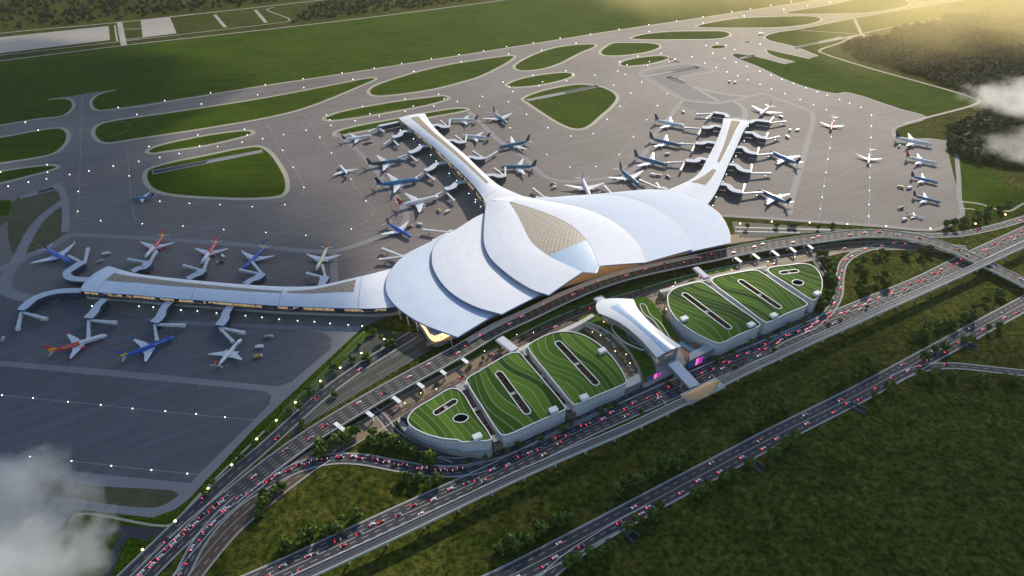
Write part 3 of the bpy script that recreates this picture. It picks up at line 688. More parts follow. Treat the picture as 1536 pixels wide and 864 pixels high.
surf('roof_shell', L1o, L1i, 'roof_panel', T, 2.6, bfun=fade, trim='A')
surf('roof_shell', R1i, R1o, 'roof_panel', T, 1.6, bfun=fade, trim='B')
ka = min(range(len(L1i)), key=lambda i: (L1i[i]-P(822, 383, 39)).length); kb = min(range(len(R1i)), key=lambda i: (R1i[i]-P(880, 359, 39)).length)
surf('skylight', L1i[:ka+1], R1i[:kb+1], 'skylight_tan', T, 1.6, mt=14, zoff=-.3, thick=1.0, bfun=lambda s: s)
surf('skylight_tip', L1i[ka:]+[P(895, 409.5, 37)], R1i[kb:]+[P(899, 402, 37)], 'lotus_glass', T, 1.6, mt=10, zoff=-.3, thick=1.0, bfun=lambda s: 1-s)
# the roof carried back over the neck of the centre pier
surf('roof_shell', [P(728.6, 302, 36), P(740, 300, 38), P(764, 304, 40)], [P(779, 292.8, 35), P(776, 298, 37.5), P(768, 303, 40)], 'roof_panel', T, .6, n=10, mt=6, thick=1.0)
# glazed point of the skylight at the front
L2i = tuck(sc([(725.6, 314), (725, 344), (725.6, 371.4), (740.6, 401.5), (771, 428.6), (790, 437), (807, 440.6)], 32), L1i, 14, 3.0)
L3i = tuck(sc([(664, 353), (648, 386.5), (650, 404.5), (665, 428.6), (695.5, 455.7), (715, 463), (734.6, 467.7)], 25.5), L1o, 16, 3.0)
R2i = tuck(R1o, R1i, 12, 2.0)
R3i = tuck(R2o, R1o, 12, 2.0)
surf('roof_shell', L2o, L2i, 'roof_panel', T, 3.6, bfun=fade, trim='A')
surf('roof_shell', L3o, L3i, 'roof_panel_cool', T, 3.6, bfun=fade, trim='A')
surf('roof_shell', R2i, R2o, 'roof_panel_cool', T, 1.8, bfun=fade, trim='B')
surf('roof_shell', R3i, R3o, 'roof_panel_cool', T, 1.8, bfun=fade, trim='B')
# hall below the roofs
BODY = ccw(catmull(PP([(652, 512), (692, 492), (745, 459), (800, 436), (868, 408), (930, 394), (985, 383), (1035, 370), (1088, 357), (1083, 335), (1060, 314), (1022, 298), (970, 290), (900, 301), (800, 312), (745, 318), (720, 345), (690, 360), (650, 378), (612, 394), (597, 418), (598, 440), (612, 465), (632, 488)], 10), True, 4))
mm = MB(); mm.wall(atz(BODY, 0), 0, 9); mm.build('base_wall', 'concrete', T)
def pxx(p):
    v = camo.rotation_euler.to_matrix().transposed() @ (p-camo.location); return CX+F*v.x/-v.z
from mathutils.bvhtree import BVHTree
def bvh_of(names):
    V = []; Fc = []
    for o_ in list(T.children):
        if o_.name.split('.')[0] in names:
            k0 = len(V); V += [tuple(v.co+Vector(T.location)) for v in o_.data.vertices]; Fc += [tuple(i_+k0 for i_ in p_.vertices) for p_ in o_.data.polygons]
    return BVHTree.FromPolygons(V, Fc)
BV = bvh_of(('roof_shell', 'skylight', 'skylight_tip'))
def under(p):
    hs = []
    for dx_, dy_ in ((0, 0), (5, 0), (-5, 0), (0, 5), (0, -5)):
        h_ = BV.ray_cast(Vector((p.x+dx_, p.y+dy_, 5)), Vector((0, 0, 1)))
        if h_[0] is not None: hs.append(h_[0].z)
    return min(hs)-2.0 if hs else (18.6 if pxx(p) < 1000 else 14.0)
BODY = resample(BODY+[BODY[0]], 160)[:-1]
hz_ = [under(p) for p in BODY]
mm = MB(); mm.wall(atz(offs(BODY, .3, True), 0), 9, hz_); mm.build('glass_wall', 'glass_hall', T)
mm = MB(); mm.poly(atz(BODY, 18.6)); mm.build('inner_roof', 'concrete', T)
# forecourt deck between hall and departures road, with warm paving
DK = catmull(PP([(640, 519), (690, 504), (744, 473), (790, 452), (840, 432), (864, 425), (916, 410), (968, 395.5), (1036, 379), (1096, 366), (1150, 358)], DZ), False, 5)
DI = catmull(PP([(655, 500), (692, 486), (745, 450), (800, 428), (868, 400), (930, 385), (985, 375), (1035, 362), (1088, 350), (1110, 356), (1150, 357)], DZ), False, 5)
mm = MB(); mm.ring(resample(DK, 60), resample(DI, 60), 0, False); mm.ring(atz(resample(DK, 60), DZ), atz(resample(DK, 60), DZ-1.5), 0, False); mm.build('forecourt_deck', 'plaza', T)
CU = catmull(PP([(700, 512), (744, 488), (790, 466), (845, 440), (890, 422.5), (940, 407), (1010, 391), (1046, 384)], DZ), False, 5)
mm = MB(); a = resample(CU, 50); mm.ring(atz(offs(a, -4), DZ+.35), atz(offs(a, 4), DZ+.35), 0, False)
for s in (-4, 4): mm.ring(atz(offs(a, s), DZ), atz(offs(a, s), DZ+.35), 0, False)
mm.build('kerb_island', 'concrete_light', T)
mm = MB()
cc = resample(CU, 40); 
for k in range(1, 39, 3): mm.tube(cc[k]+Vector((0, 0, .3)), cc[k]+Vector((0, 0, 4)), .25)
mm.build('canopy_post', 'concrete_light', T)
# slanted columns along the left glass wall
L3r = resample(L3o, 48)
for k in (30, 33, 36, 39, 42, 45):
    p = L3r[k]; c = Vector((P(800, 400).x-p.x, P(800, 400).y-p.y, 0)).normalized(); mm = MB(); mm.tube((p.x+c.x*4, p.y+c.y*4, 0), (p.x+c.x*2, p.y+c.y*2, p.z-1.5), .8); mm.build('column', 'concrete_light', T)
# --- piers
def BF(s): return min(1, .35+s*4)*(1 if s < .8 else 1-.8*(s-.8)/.2)
def pier(A, B, z, bulge, beige, tip, bands):
    o, a, b = surf('pier_roof', A, B, 'roof_panel', T, bulge, n=60, mt=12, thick=1.4, bfun=BF)
    for (s0, s1, lo0, lo1, hi0, hi1) in beige:
        i0, i1 = int(s0*59), int(s1*59); k = i1-i0+1
        def tr(u, lo0=lo0, lo1=lo1, hi0=hi0, hi1=hi1): return (lo0+(lo1-lo0)*u, hi0+(hi1-hi0)*u)
        vs = []; uv = []; fs = []
        for i in range(i0, i1+1):
            u = (i-i0)/max(1, k-1); t0, t1 = tr(u); bl = bulge*BF(i/59)
            for j in range(5):
                t = t0+(t1-t0)*j/4; p = a[i].lerp(b[i], t); p.z += bl*(1-(2*t-1)**2)+.25; vs.append(p); uv.append(((i-i0)*4.0, t*25))
        for i in range(k-1):
            for j in range(4): fs.append((i*5+j, (i+1)*5+j, (i+1)*5+j+1, i*5+j+1))
        p0, p1, p2 = vs[fs[0][0]], vs[fs[0][1]], vs[fs[0][2]]
        if (p1-p0).cross(p2-p0).z < 0: fs = [f[::-1] for f in fs]
        mm = MB(); mm.add(vs, fs)
        for q_, f in enumerate(fs): mm.uv[q_] = [uv[x] for x in f]
        mm.build('skylight', 'skylight_pier', o, smooth=True)
    mm = MB()
    for s in bands:
        i = int(s*59); i2 = min(i+1, 59)
        for j in range(12):
            ps = []
            for (ii, e, jj) in ((i, 0, j), (i, 0, j+1), (i, .6, j+1), (i, .6, j)):
                t = jj/12; p = a[ii].lerp(b[ii], t); p2 = a[i2].lerp(b[i2], t); d = (p2-p).normalized(); p = p+d*e; p.z += bulge*BF(ii/59)*(1-(2*t-1)**2)+.12; ps.append(p)
            mm.face(ps)
    mm.build('roof_seam', 'steel', o)
    ins = 3.5
    Ai = [p.lerp(q_, min(.45, ins/max(1, (q_-p).length))) for p, q_ in zip(a, b)]; Bi = [q_.lerp(p, min(.45, ins/max(1, (q_-p).length))) for p, q_ in zip(a, b)]
    loop = Ai+Bi[::-1]
    if area(loop) < 0: loop = loop[::-1]
    mm = MB(); mm.wall(atz(loop, 0), 8.5, z-.8); mm.build('glass_wall', 'glass_pier', T)
    mm = MB(); lo = atz(offs(loop, .0, True), 0); mm.wall(lo, 0, 6.5); mm.build('base_wall', 'concrete', T)
    mm = MB(); r1 = offs(loop, -2.2, True); mm.ring(atz(loop, 8.5), atz(r1, 8.3), 0, True); mm.ring(atz(r1, 8.3), atz(r1, 6.4), 0, True); mm.ring(atz(r1, 6.4), atz(loop, 6.4), 0, True); mm.build('service_ledge', 'bridge_wall', T)
    return a, b
PZh = 17.0
A_ = sc([(163, 399), (200, 409.4), (240, 415), (278, 419), (356, 426), (434, 430), (473, 429), (499.5, 424), (525.5, 418), (560, 410), (604, 398)], PZh, PZh)
B_ = sc([(121, 436), (160, 439.5), (200, 442), (240, 446), (304, 450.5), (408, 458), (470, 460.5), (530, 462.5), (566, 462.5), (592, 460), (606, 456)], PZh, PZh)
left_a, left_b = pier(A_, B_, PZh, 6, [(.055, .63, .22, .42, .58, .52), (.655, .86, .42, .12, .50, .58)], None, (.06, .36, .63, .87))
A_ = sc([(598.5, 178), (622, 197), (646.7, 217), (675, 243), (702, 269), (716, 285), (726, 300), (730, 318)], PZh, 30)
B_ = sc([(637.4, 170.4), (644, 181.5), (657.8, 198), (672.6, 211), (698.5, 233), (720, 253.7), (747, 277), (765, 286), (785, 294)], PZh, 30)
mid_a, mid_b = pier(A_, B_, PZh, 6, [(.05, .84, .36, .50, .68, .66)], None, (.06, .36, .64, .9))
A_ = sc([(1085, 177.5), (1082.7, 190), (1071, 219), (1058.7, 242), (1050.4, 257), (1040, 267), (1020, 277), (996, 287)], PZh, 18)
B_ = sc([(1126.5, 181.7), (1117, 194), (1104.6, 221), (1092, 248), (1084, 267), (1077.5, 281.7), (1070, 295), (1060, 308)], PZh, 18)
right_a, right_b = pier(A_, B_, PZh, 4, [(.05, .60, .30, .50, .66, .62), (.68, .86, .45, .12, .62, .60)], None, (.05, .42,))
# rounded tips of the piers
def tipcap(a, b, out, z, bulge):
    n = 13; A0, B0 = a[0], b[0]; mm = MB(); d = Vector((out[0], out[1], 0)).normalized(); W = (B0-A0).length
    ed = []; ri = []
    for k in range(n):
        t = k/(n-1); p = A0.lerp(B0, t); zz = .35*bulge*(1-(2*t-1)**2); ed.append(p+Vector((0, 0, zz))); ri.append(p+d*(W*.16*(1-(2*t-1)**2)**.8)+Vector((0, 0, -.3*(1-(2*t-1)**2))))
    for k in range(n-1): mm.face([ed[k], ed[k+1], ri[k+1], ri[k]])
    for k in range(n-1): mm.face([ri[k], ri[k+1], ri[k+1]-Vector((0, 0, 2)), ri[k]-Vector((0, 0, 2))])
    mm.build('pier_end_roof', 'roof_white_cool', T)
for a, b in ((left_a, left_b), (mid_a, mid_b), (right_a, right_b)):
    d = (a[0].lerp(b[0], .5)-a[3].lerp(b[3], .5)); tipcap(a, b, d, PZh, 6)
# ================================================================== JET BRIDGES
JB = [ # corridor roof line, passenger tunnels
 ('lower-left pier end, long curved', [(124, 435), (84.6, 437), (54, 446), (30, 465)], [(68, 478), (27, 493)], 30, [(84, 440)]),
 ('front of left pier, first', [(157, 448), (146, 458), (140, 468), (131, 477)], [(172, 484), (133, 508)]),
 ('front of left pier, second', [(254, 452), (245, 462), (239.6, 475), (230, 483.5)], [(275, 488), (235.7, 510)]),
 ('front of left pier, third', [(345, 459), (338.5, 469.5), (336, 478.6), (328, 488)], [(364.6, 499), (349, 512)]),
 ('left pier end, hooked', [(140, 419.5), (106, 416.6), (100, 408.7), (110, 401), (125, 392)], [(132, 374), (104, 385)]),
 ('back of left pier, first', [(198, 407), (208, 402), (216, 400), (223, 391)], [(194, 389.7), (234, 378)]),
 ('back of left pier, second', [(281, 418), (292.5, 412), (298, 410), (304, 403)], [(277, 399), (312, 388.6)]),
 ('back of left pier, third', [(367, 426), (378, 419), (386, 416), (393.5, 409)], [(361.5, 405.5), (379.7, 395)]),
 ('back of left pier, fourth', [(482, 429), (484, 422), (488, 414)], [(461.7, 410.7), (484, 399)]),
 ('behind the lowest white petal', [(618, 392), (605, 382)], [(575, 374), (571, 389.7)]),
 ('behind the middle white petal', [(692, 352), (673, 345.4)], [(636.5, 345.4), (651, 361)]),
 ('end of centre pier, long', [(600, 182), (567, 189)], [(554, 198.5), (576, 198)]),
 ('left of centre pier, first', [(620, 196.5), (604, 197), (598.5, 202.8), (588, 205.6)], [(577, 217), (597.6, 218.5)]),
 ('left of centre pier, second', [(645, 218), (632, 219.4), (624.4, 225), (613, 228.7)], [(600, 236.7), (625, 241.7)]),
 ('left of centre pier, third', [(671, 243), (655, 245.4), (646.7, 252), (637, 255.6)], [(625, 266.7), (652, 270.4)]),
 ('left of centre pier, fourth', [(701, 271.5), (685.6, 274), (678, 280.6), (667, 283.3)], [(656, 292.6), (681, 301)]),
 ('right of centre pier, first', [(648, 188), (657.8, 187), (665, 189.8), (673.5, 189)], [(675, 180.5), (661.5, 182.4)]),
 ('right of centre pier, second', [(671, 210.5), (680, 210), (689, 213), (697.6, 212)], [(700, 203.7), (683.7, 204.6)]),
 ('right of centre pier, third', [(698, 236.5), (708, 235), (716.5, 237), (726.7, 236)], [(745, 228.7), (710, 227.8)]),
 ('right of centre pier, fourth', [(729, 262.5), (741.5, 262), (749, 264), (758, 262)], [(758, 251.9), (742.4, 253.7)]),
 ('behind the left tip of the right petals', [(822, 299), (818.6, 294.6)], [(800.4, 284), (806, 297)]),
 ('behind the middle right petal', [(930, 296), (921, 291)], [(907, 280), (912, 292)]),
 ('beside the neck of the right pier', [(1002, 284), (992, 280.5)], [(960.5, 271), (985, 276)]),
 ('left of right pier, first', [(1092, 176), (1088, 171), (1070, 168)], [(1046, 172), (1060, 178.5)]),
 ('left of right pier, second', [(1085, 190.5), (1071, 188.3), (1063, 191), (1052.5, 190.6)], [(1028, 192), (1048, 202)]),
 ('left of right pier, third', [(1075, 214.5), (1060.8, 212.5), (1052.5, 214.6), (1043, 214)], [(1022, 216), (1038, 227)]),
 ('left of right pier, fourth', [(1062, 239.5), (1050.4, 237), (1044.4, 241), (1028, 240)], [(1002, 244.6), (1021, 255.7)]),
 ('right of right pier, first', [(1124, 184), (1133.8, 180), (1154.6, 182)], [(1177.5, 182.7), (1159.8, 176.5)]),
 ('right of right pier, second', [(1117, 198.3), (1129.6, 199), (1138, 204.6), (1149, 206.7)], [(1168, 205.6), (1151.5, 200.4)]),
 ('right of right pier, third', [(1103, 220), (1115, 221), (1123, 227.5), (1136, 230)], [(1157.7, 231), (1138, 222.7)]),
 ('right of right pier, fourth', [(1091, 246), (1103.5, 247.3), (1113, 254.6), (1126.5, 257)], [(1154.6, 260.4), (1127.5, 248)]),
 ('right of right pier, fifth', [(1079, 275.4), (1091, 277), (1100.4, 284.8), (1114, 287.5)], [(1142, 289), (1117, 277.5)])]
ZB = 12.5
for ent in JB:
    where, cor, tun = ent[0], ent[1], ent[2]
    c = catmull([P(x, y, ZB) for x, y in cor], False, 5); end = c[-1]
    J = thing('jet_bridge', 'boarding bridge '+where, 'boarding bridge', (end.x, end.y, 0), 'boarding bridges on the piers')
    J['label'] = 'white-roofed boarding bridge, '+where.replace(', ', ' ')
    W = 12 if len(cor) > 2 else 9
    n = len(c); wd = [W*(.85 if k < n*.5 else .85+.25*(k/n)) for k in range(n)]
    wd[-1] = W*.7
    l = offs(c, [x/2 for x in wd]); r = offs(c, [-x/2 for x in wd])
    mm = MB(); mm.ring(l, r, 0, False)
    for e in (l, r): mm.ring(atz(e, ZB), atz(e, ZB-.9), 0, False)
    mm.build('bridge_roof', 'bridge_roof', J)
    li = offs(c, [x/2-.4 for x in wd]); ri = offs(c, [-x/2+.4 for x in wd]); lp = li+ri[::-1]
    mm = MB(); mm.wall(lp, 3.2, ZB-.7); mm.poly(atz(lp, 3.2)); mm.build('bridge_wall', 'bridge_wall', J)
    for k in ((n-1),) if n < 8 else (n//2, n-1):
        mm = MB(); mm.box((c[k].x, c[k].y, 0), 2.6, 2.6, 4.6, 0); mm.build('support_pier', 'concrete', J)
    for tx in tun:
        e = P(tx[0], tx[1], 6.0); s = Vector((end.x, end.y, 8.5)); d = (e-s); d2 = Vector((d.x, d.y, 0)).normalized()
        m1 = s.lerp(e, .55); mm = MB(); mm.beam(s, m1, 3.0, 3.0); mm.beam(m1-d.normalized()*1, e, 3.5, 3.4)
        mm.box((e.x, e.y, e.z-2.0), 5, 4.4, 4.0, math.atan2(d2.y, d2.x)); tn = mm.build('passenger_tunnel', 'tunnel', J)
        w = s.lerp(e, .8); mm = MB(); mm.box((w.x, w.y, 1), 1.0, 4.2, 1.0, math.atan2(d2.y, d2.x)); 
        nn = Vector((-d2.y, d2.x, 0))
        for q_ in (-1.8, 1.8): mm.tube(w+nn*q_-Vector((0, 0, w.z-1.2)), w+nn*q_-Vector((0, 0, .5)), .35)
        for q_ in (-1.4, 1.4): mm.tube((w+nn*(q_-.3))-Vector((0, 0, w.z-.8)), (w+nn*(q_+.3))-Vector((0, 0, w.z-.8)), .75, n=8)
        mm.build('wheel_leg', 'steel', tn)
# ================================================================== PARKING BLOCKS with planted roofs
ZP = 20.0
def slot_loop(a, b, w, z):
    A, B = P(*a, z), P(*b, z); d = (B-A).normalized(); n = Vector((-d.y, d.x, 0)); out = []
    for k in range(7):
        q = -math.pi/2+math.pi*k/6; out.append(B+d*(w*.5*math.cos(q))+n*(w*.5*math.sin(q)))
    for k in range(7):
        q = math.pi/2+math.pi*k/6; out.append(A+d*(w*.5*math.cos(q))+n*(w*.5*math.sin(q)))
    return out
def module(par, pts, slots, blob=None, roofm='planted_roof_left', huts=()):
    q = ccw(catmull(PP(pts, ZP), True, 3))
    holes = [slot_loop(a, b, w, ZP) for a, b, w in slots]
    if blob: 
        c = P(blob[0], blob[1], ZP); holes.append([c+Vector((blob[2]*(1+.15*math.sin(2*t))*math.cos(t), blob[3]*math.sin(t), 0)) for t in [2*math.pi*k/14 for k in range(14)]])
    mm = MB(); mm.wall(atz(q, 0), 0, ZP); mm.build('wall', 'panel_wall', par)
    mm = MB(); mm.poly(q, holes=holes); rf = mm.build('planted_roof', roofm, par)
    mm = MB(); o2 = offs(q, 1.0, True)
    mm.ring(atz(q, ZP+.9), atz(o2, ZP+.9), 0, True); mm.ring(atz(o2, ZP), atz(o2, ZP+.9), 0, True); mm.ring(atz(q, ZP-1.5), atz(q, ZP+.9), 0, True); mm.build('roof_rim', 'white_paint', rf)
    for k, h in enumerate(holes):
        h = ccw(h); mm = MB(); o2 = offs(h, -1.0, True)
        mm.ring(atz(h, ZP+.5), atz(o2, ZP+.5), 0, True); mm.ring(atz(o2, ZP), atz(o2, ZP+.5), 0, True); mm.build('courtyard_rim', 'white_paint', rf)
        mm = MB(); mm.ring(atz(h, ZP-4), atz(h, ZP+.5), 0, True); mm.poly(atz(h, ZP-4)); mm.build('courtyard', 'plaza' if not (blob and k == len(holes)-1) else 'culvert_dark', rf)
        if k < len(slots):
            mm = MB(); a, b = P(*slots[k][0], ZP), P(*slots[k][1], ZP); d = (b-a).normalized(); nn = Vector((-d.y, d.x, 0)); L = (b-a).length; w = slots[k][2]
            c = a.lerp(b, .52); mm.beam(c-nn*w*.5-Vector((0, 0, 1)), c+nn*w*.5-Vector((0, 0, 1)), 4, .6); mm.build('footbridge', 'concrete', rf)
            sh = MB(); rr = random.Random(k)
            for s in range(int(L/2.2)):
                for t in range(2):
                    p = a+d*(s*2.2+rr.uniform(0, 2))+nn*rr.uniform(-w*.38, w*.38); sh.ball((p.x, p.y, ZP-3.6+rr.uniform(0, 1.5)), rr.uniform(.7, 1.5), 5, 4)
            sb = sh.build('courtyard_planting', 'shrub_brown', rf); sb['kind'] = 'stuff'
    for hx, hy in huts:
        c = P(hx, hy, ZP); mm = MB(); mm.box(c, 9, 6, 3.6, ANG_A); mm.box(c+Vector((0, 0, 3.6)), 9.6, 6.6, .4, ANG_A); mm.build('stair_house', 'white_paint', rf)
    return q
def street_gap(par, a, b, w):
    A, B = P(*a, 9), P(*b, 9); d = (B-A).normalized(); n = Vector((-d.y, d.x, 0)); mm = MB()
    lp = [A-n*w, B-n*w, B+n*w, A+n*w]; mm.poly(lp); mm.wall(ccw(lp), 0, 9); mm.build('lower_deck', 'plaza', par)
    sh = MB(); rr = random.Random(5); L = (B-A).length
    for s in range(int(L/2.0)):
        p = A+d*(s*2+rr.uniform(0, 2))+n*rr.uniform(-w*.5, w*.5)
        if abs(s*2-L*.5) > 6: sh.ball((p.x, p.y, 10+rr.uniform(0, 1.2)), rr.uniform(.8, 1.7), 5, 4)
    sb = sh.build('courtyard_planting', 'shrub_brown', par); sb['kind'] = 'stuff'
    c = A.lerp(B, .45); mm = MB(); mm.beam(c-n*w+Vector((0, 0, 7)), c+n*w+Vector((0, 0, 7)), 5, .7); c = A.lerp(B, .06); mm.beam(c-n*w+Vector((0, 0, 8)), c+n*w+Vector((0, 0, 8)), 10, .7); c = A.lerp(B, .95); mm.beam(c-n*w+Vector((0, 0, 8)), c+n*w+Vector((0, 0, 8)), 9, .7); mm.build('footbridge', 'concrete', par)
c = P(780, 600)
PL = thing('parking_block', 'leaf-shaped parking block with three green planted roofs on the left', 'parking building', (c.x, c.y, 0), 'parking blocks with planted roofs')
LM1 = [(611, 631.5), (614.7, 621), (626, 611), (650, 597), (672, 584), (682, 582.5), (693, 588), (712.7, 620), (737, 655.6), (736.5, 660.5), (715, 662.5), (692, 663.7), (687, 661), (667, 659), (641, 652.5), (618, 641)]
LM2 = [(700, 573), (701, 567.5), (718, 557), (738, 545), (765, 530), (780, 529.4), (788, 538.7), (815, 570), (848, 610.5), (849, 613.5), (845, 616.5), (805, 634), (760, 653.5), (754, 653.5), (748, 649), (722, 609)]
LM3 = [(791, 520), (794.7, 515.6), (825, 500.5), (850, 497), (871, 501), (894, 513), (917.4, 534), (933.6, 557), (940, 573), (938, 575.7), (900, 592), (864, 607.5), (859.5, 607), (848, 594), (818, 557)]
module(PL, LM1, [((655, 619), (681, 602.5), 6.5)], (691, 627.5, 7.5, 5.5), 'planted_roof_left', [(716, 657)])
module(PL, LM2, [((749, 561), (790, 617), 8)], None, 'planted_roof_left', [(830, 617)])
module(PL, LM3, [((838, 515.5), (893, 574), 8)], None, 'planted_roof_left', [(876, 598), (903, 528)])
street_gap(PL, (690, 584), (748, 668), 5.5); street_gap(PL, (787, 530), (858, 621), 5.5)
mm = MB(); q = PP([(600, 626), (640, 600), (672, 580), (697, 579), (690, 590), (650, 603), (615, 628)], 11); mm.poly(q); mm.wall(ccw(atz(q, 0)), 0, 11); mm.build('ramp_deck', 'asphalt', PL)
q = ccw(catmull(PP([(596, 628), (606, 646), (640, 666), (690, 679), (736, 681), (738, 672), (690, 670), (640, 657), (612, 641), (604, 628)], 6), True, 3)); mm = MB(); mm.poly(q); mm.wall(atz(q, 0), 0, 6); mm.build('ramp_deck', 'concrete', PL)
c = P(1120, 450)
PR = thing('parking_block', 'leaf-shaped parking block with three green planted roofs on the right', 'parking building', (c.x, c.y, 0), 'parking blocks with planted roofs')
RM1 = [(1000.7, 448.7), (1002.6, 440.8), (1011.5, 433), (1030, 427), (1048.9, 423), (1056, 425), (1098, 455), (1140, 486), (1139, 489.5), (1110, 502), (1080.4, 515.4), (1070.5, 513.6), (1039, 498), (1015.4, 480), (1003.6, 462.5)]
RM2 = [(1067, 420), (1072.5, 416), (1100, 410), (1131.5, 405.4), (1139.4, 407.4), (1175, 431), (1211, 455.6), (1210, 458.5), (1180, 471), (1153, 484), (1148, 484), (1107, 454), (1069, 425)]
RM3 = [(1151, 405.5), (1154, 401.7), (1180, 398), (1206, 395.6), (1220, 399.5), (1230, 411), (1233.8, 425), (1230, 442.8), (1222, 450.5), (1217, 450), (1185, 429), (1154, 409.4)]
module(PR, RM1, [((1028, 442.5), (1092, 490.5), 8)], None, 'planted_roof_right', [(1126, 489), (1026, 480)])
module(PR, RM2, [((1112, 422.5), (1167, 460), 8)], None, 'planted_roof_right', [(1160, 475)])
module(PR, RM3, [((1173, 409.4), (1194, 406.5), 6.5)], (1196.5, 424, 7.5, 6), 'planted_roof_right', [(1225, 442)])
street_gap(PR, (1062, 426), (1148, 490), 5.5); street_gap(PR, (1146, 410), (1219, 458), 5)
# deck terrace behind the parking blocks (white balustrade band)
for par, ln in ((PL, [(697, 577), (735, 551), (790, 519), (830, 503), (868, 485), (890, 472)]), (PR, [(990, 437), (1040, 424), (1070, 416), (1130, 403), (1150, 400)])):
    q = catmull(PP(ln, 10), False, 5); mm = MB(); mm.ring(atz(offs(q, -3), 10), atz(offs(q, 3), 10), 0, False); mm.ring(atz(offs(q, 3), 10), atz(offs(q, 3), 0), 0, False); mm.ring(atz(offs(q, -3), 10), atz(offs(q, -3), 0), 0, False); mm.build('terrace', 'concrete_light', par)
# ================================================================== CENTRAL HALL between the parking blocks
c = P(960, 500)
HL = thing('central_hall', 'waisted white and blue glass roofed hall between the two green roofed blocks', 'hall', (c.x, c.y, 0))
ZH = 24
hA = sc([(897.4, 469), (915, 476), (932.6, 485), (954.6, 502.6), (970, 518), (981, 531), (985.4, 536)], ZH, ZH)
hB = sc([(950, 448.7), (956.8, 463), (970, 478.4), (980, 488), (992, 498), (1008, 510), (1022, 519)], ZH, ZH)
o, a, b = surf('roof', hA, hB, 'white_paint', HL, 2.0, n=40, mt=14, thick=1.0, fascia='white_paint')
surf('glass_roof', [x.lerp(y, .22)+Vector((0, 0, 1)) for x, y in zip(a, b)], [x.lerp(y, .86)+Vector((0, 0, .6)) for x, y in zip(a, b)], 'lotus_glass', HL, 1.6, n=40, mt=10, thick=0)
mm = MB(); e = [a[0].lerp(b[0], k/10) for k in range(11)]; dd = (a[0]-a[3]).normalized()
top = [p+Vector((0, 0, 2.0*(1-(2*k/10-1)**2))) for k, p in enumerate(e)]; ou = [p+dd*(22*(1-(2*k/10-1)**2)) for k, p in enumerate(e)]
mm.ring(top, ou, 0, False); mm.build('end_roof', 'lotus_glass', HL)
lp = ccw([x.lerp(y, .12) for x, y in zip(a, b)][::3]+[y.lerp(x, .12) for x, y in zip(a, b)][::-3]); mm = MB(); mm.wall(atz(lp, 0), 0, ZH-.8); mm.build('wall', 'louvre_wall', HL)
# gardens on the podium
def podium(pts, z, ma, name, par=HL, edge='concrete_light', rim=True, smooth=True):
    q = PP(pts, z); q = ccw(catmull(q, True, 4) if smooth else q); mm = MB(); mm.poly(q); o = mm.build(name, ma, par)
    mm = MB(); mm.wall(atz(q, 0), 0, z); mm.build('podium_wall', edge, o)
    if rim: mm = MB(); mm.ring(atz(q, z+.4), atz(offs(q, -.6, True), z+.4), 0, True); mm.ring(atz(offs(q, -.6, True), z-.5), atz(offs(q, -.6, True), z+.4), 0, True); mm.build('rim', 'white_paint', o)
    return o
podium([(868, 478), (888, 470), (905, 478), (930, 492), (950, 512), (968, 530), (980, 545), (983, 560), (966, 575), (962, 560), (950, 535), (925, 505), (895, 487)], 8, 'lawn', 'roof_garden', rim=False)
podium([(950, 450), (968, 445), (992, 470), (1010, 495), (1020, 515), (1005, 505), (985, 488), (962, 466)], 8, 'lawn', 'roof_garden', rim=False)
podium([(917.5, 489), (930, 488), (948, 513), (965, 521), (966, 524), (958, 522), (935, 511)], 10.5, 'lawn', 'roof_garden')
podium([(961, 456), (967, 457), (975, 472), (990, 484), (1004, 508), (995, 500), (980, 480), (966, 470)], 10.5, 'lawn', 'roof_garden')
podium([(962, 545), (984, 537), (1020, 520), (1030, 545), (1000, 560), (970, 575)], 7, 'concrete', 'podium', rim=False, smooth=False)
podium([(1018, 522), (1042, 512), (1056, 532), (1034, 545)], 7.2, 'wood', 'pool_deck', rim=False, smooth=False)
podium([(1016, 515), (1024, 511), (1052, 528), (1045, 533)], 7.9, 'pool', 'pool', rim=False, smooth=False)
podium([(1004, 505), (1012, 502), (1020, 511), (1012, 515)], 7.6, 'wood', 'pool_deck', rim=False, smooth=False)
mm = MB(); bb = P(954, 502, 11); mm.box(P(950, 502, 9), 6, 5, 3, .3); mm.build('roof_hut', 'white_paint', HL)
# louvred links to the blocks
podium([(938, 583), (962, 572), (958, 560), (934, 572)], 12, 'concrete_light', 'link_building', edge='louvre_wall', rim=False, smooth=False)
podium([(1035, 541), (1072, 522), (1066, 513), (1034, 530)], 12, 'concrete_light', 'link_building', edge='louvre_wall', rim=False, smooth=False)
sheet('plaza', [(860, 486), (900, 484), (930, 505), (960, 545), (965, 575), (938, 585), (920, 540), (890, 505)], .5, 'plaza', False)
sheet('plaza', [(975, 450), (1005, 440), (1008, 470), (1035, 500), (1070, 518), (1040, 535), (1010, 500), (985, 470)], .5, 'plaza', False)
mm = MB()
for k in range(22):
    t = k/21; p = P(868+88*t, 486+78*t*t+6*t, 3); mm.box((p.x, p.y, 0), 1.0, 5, 4.5, 1.2)
mm.build('colonnade', 'concrete_light', HL)
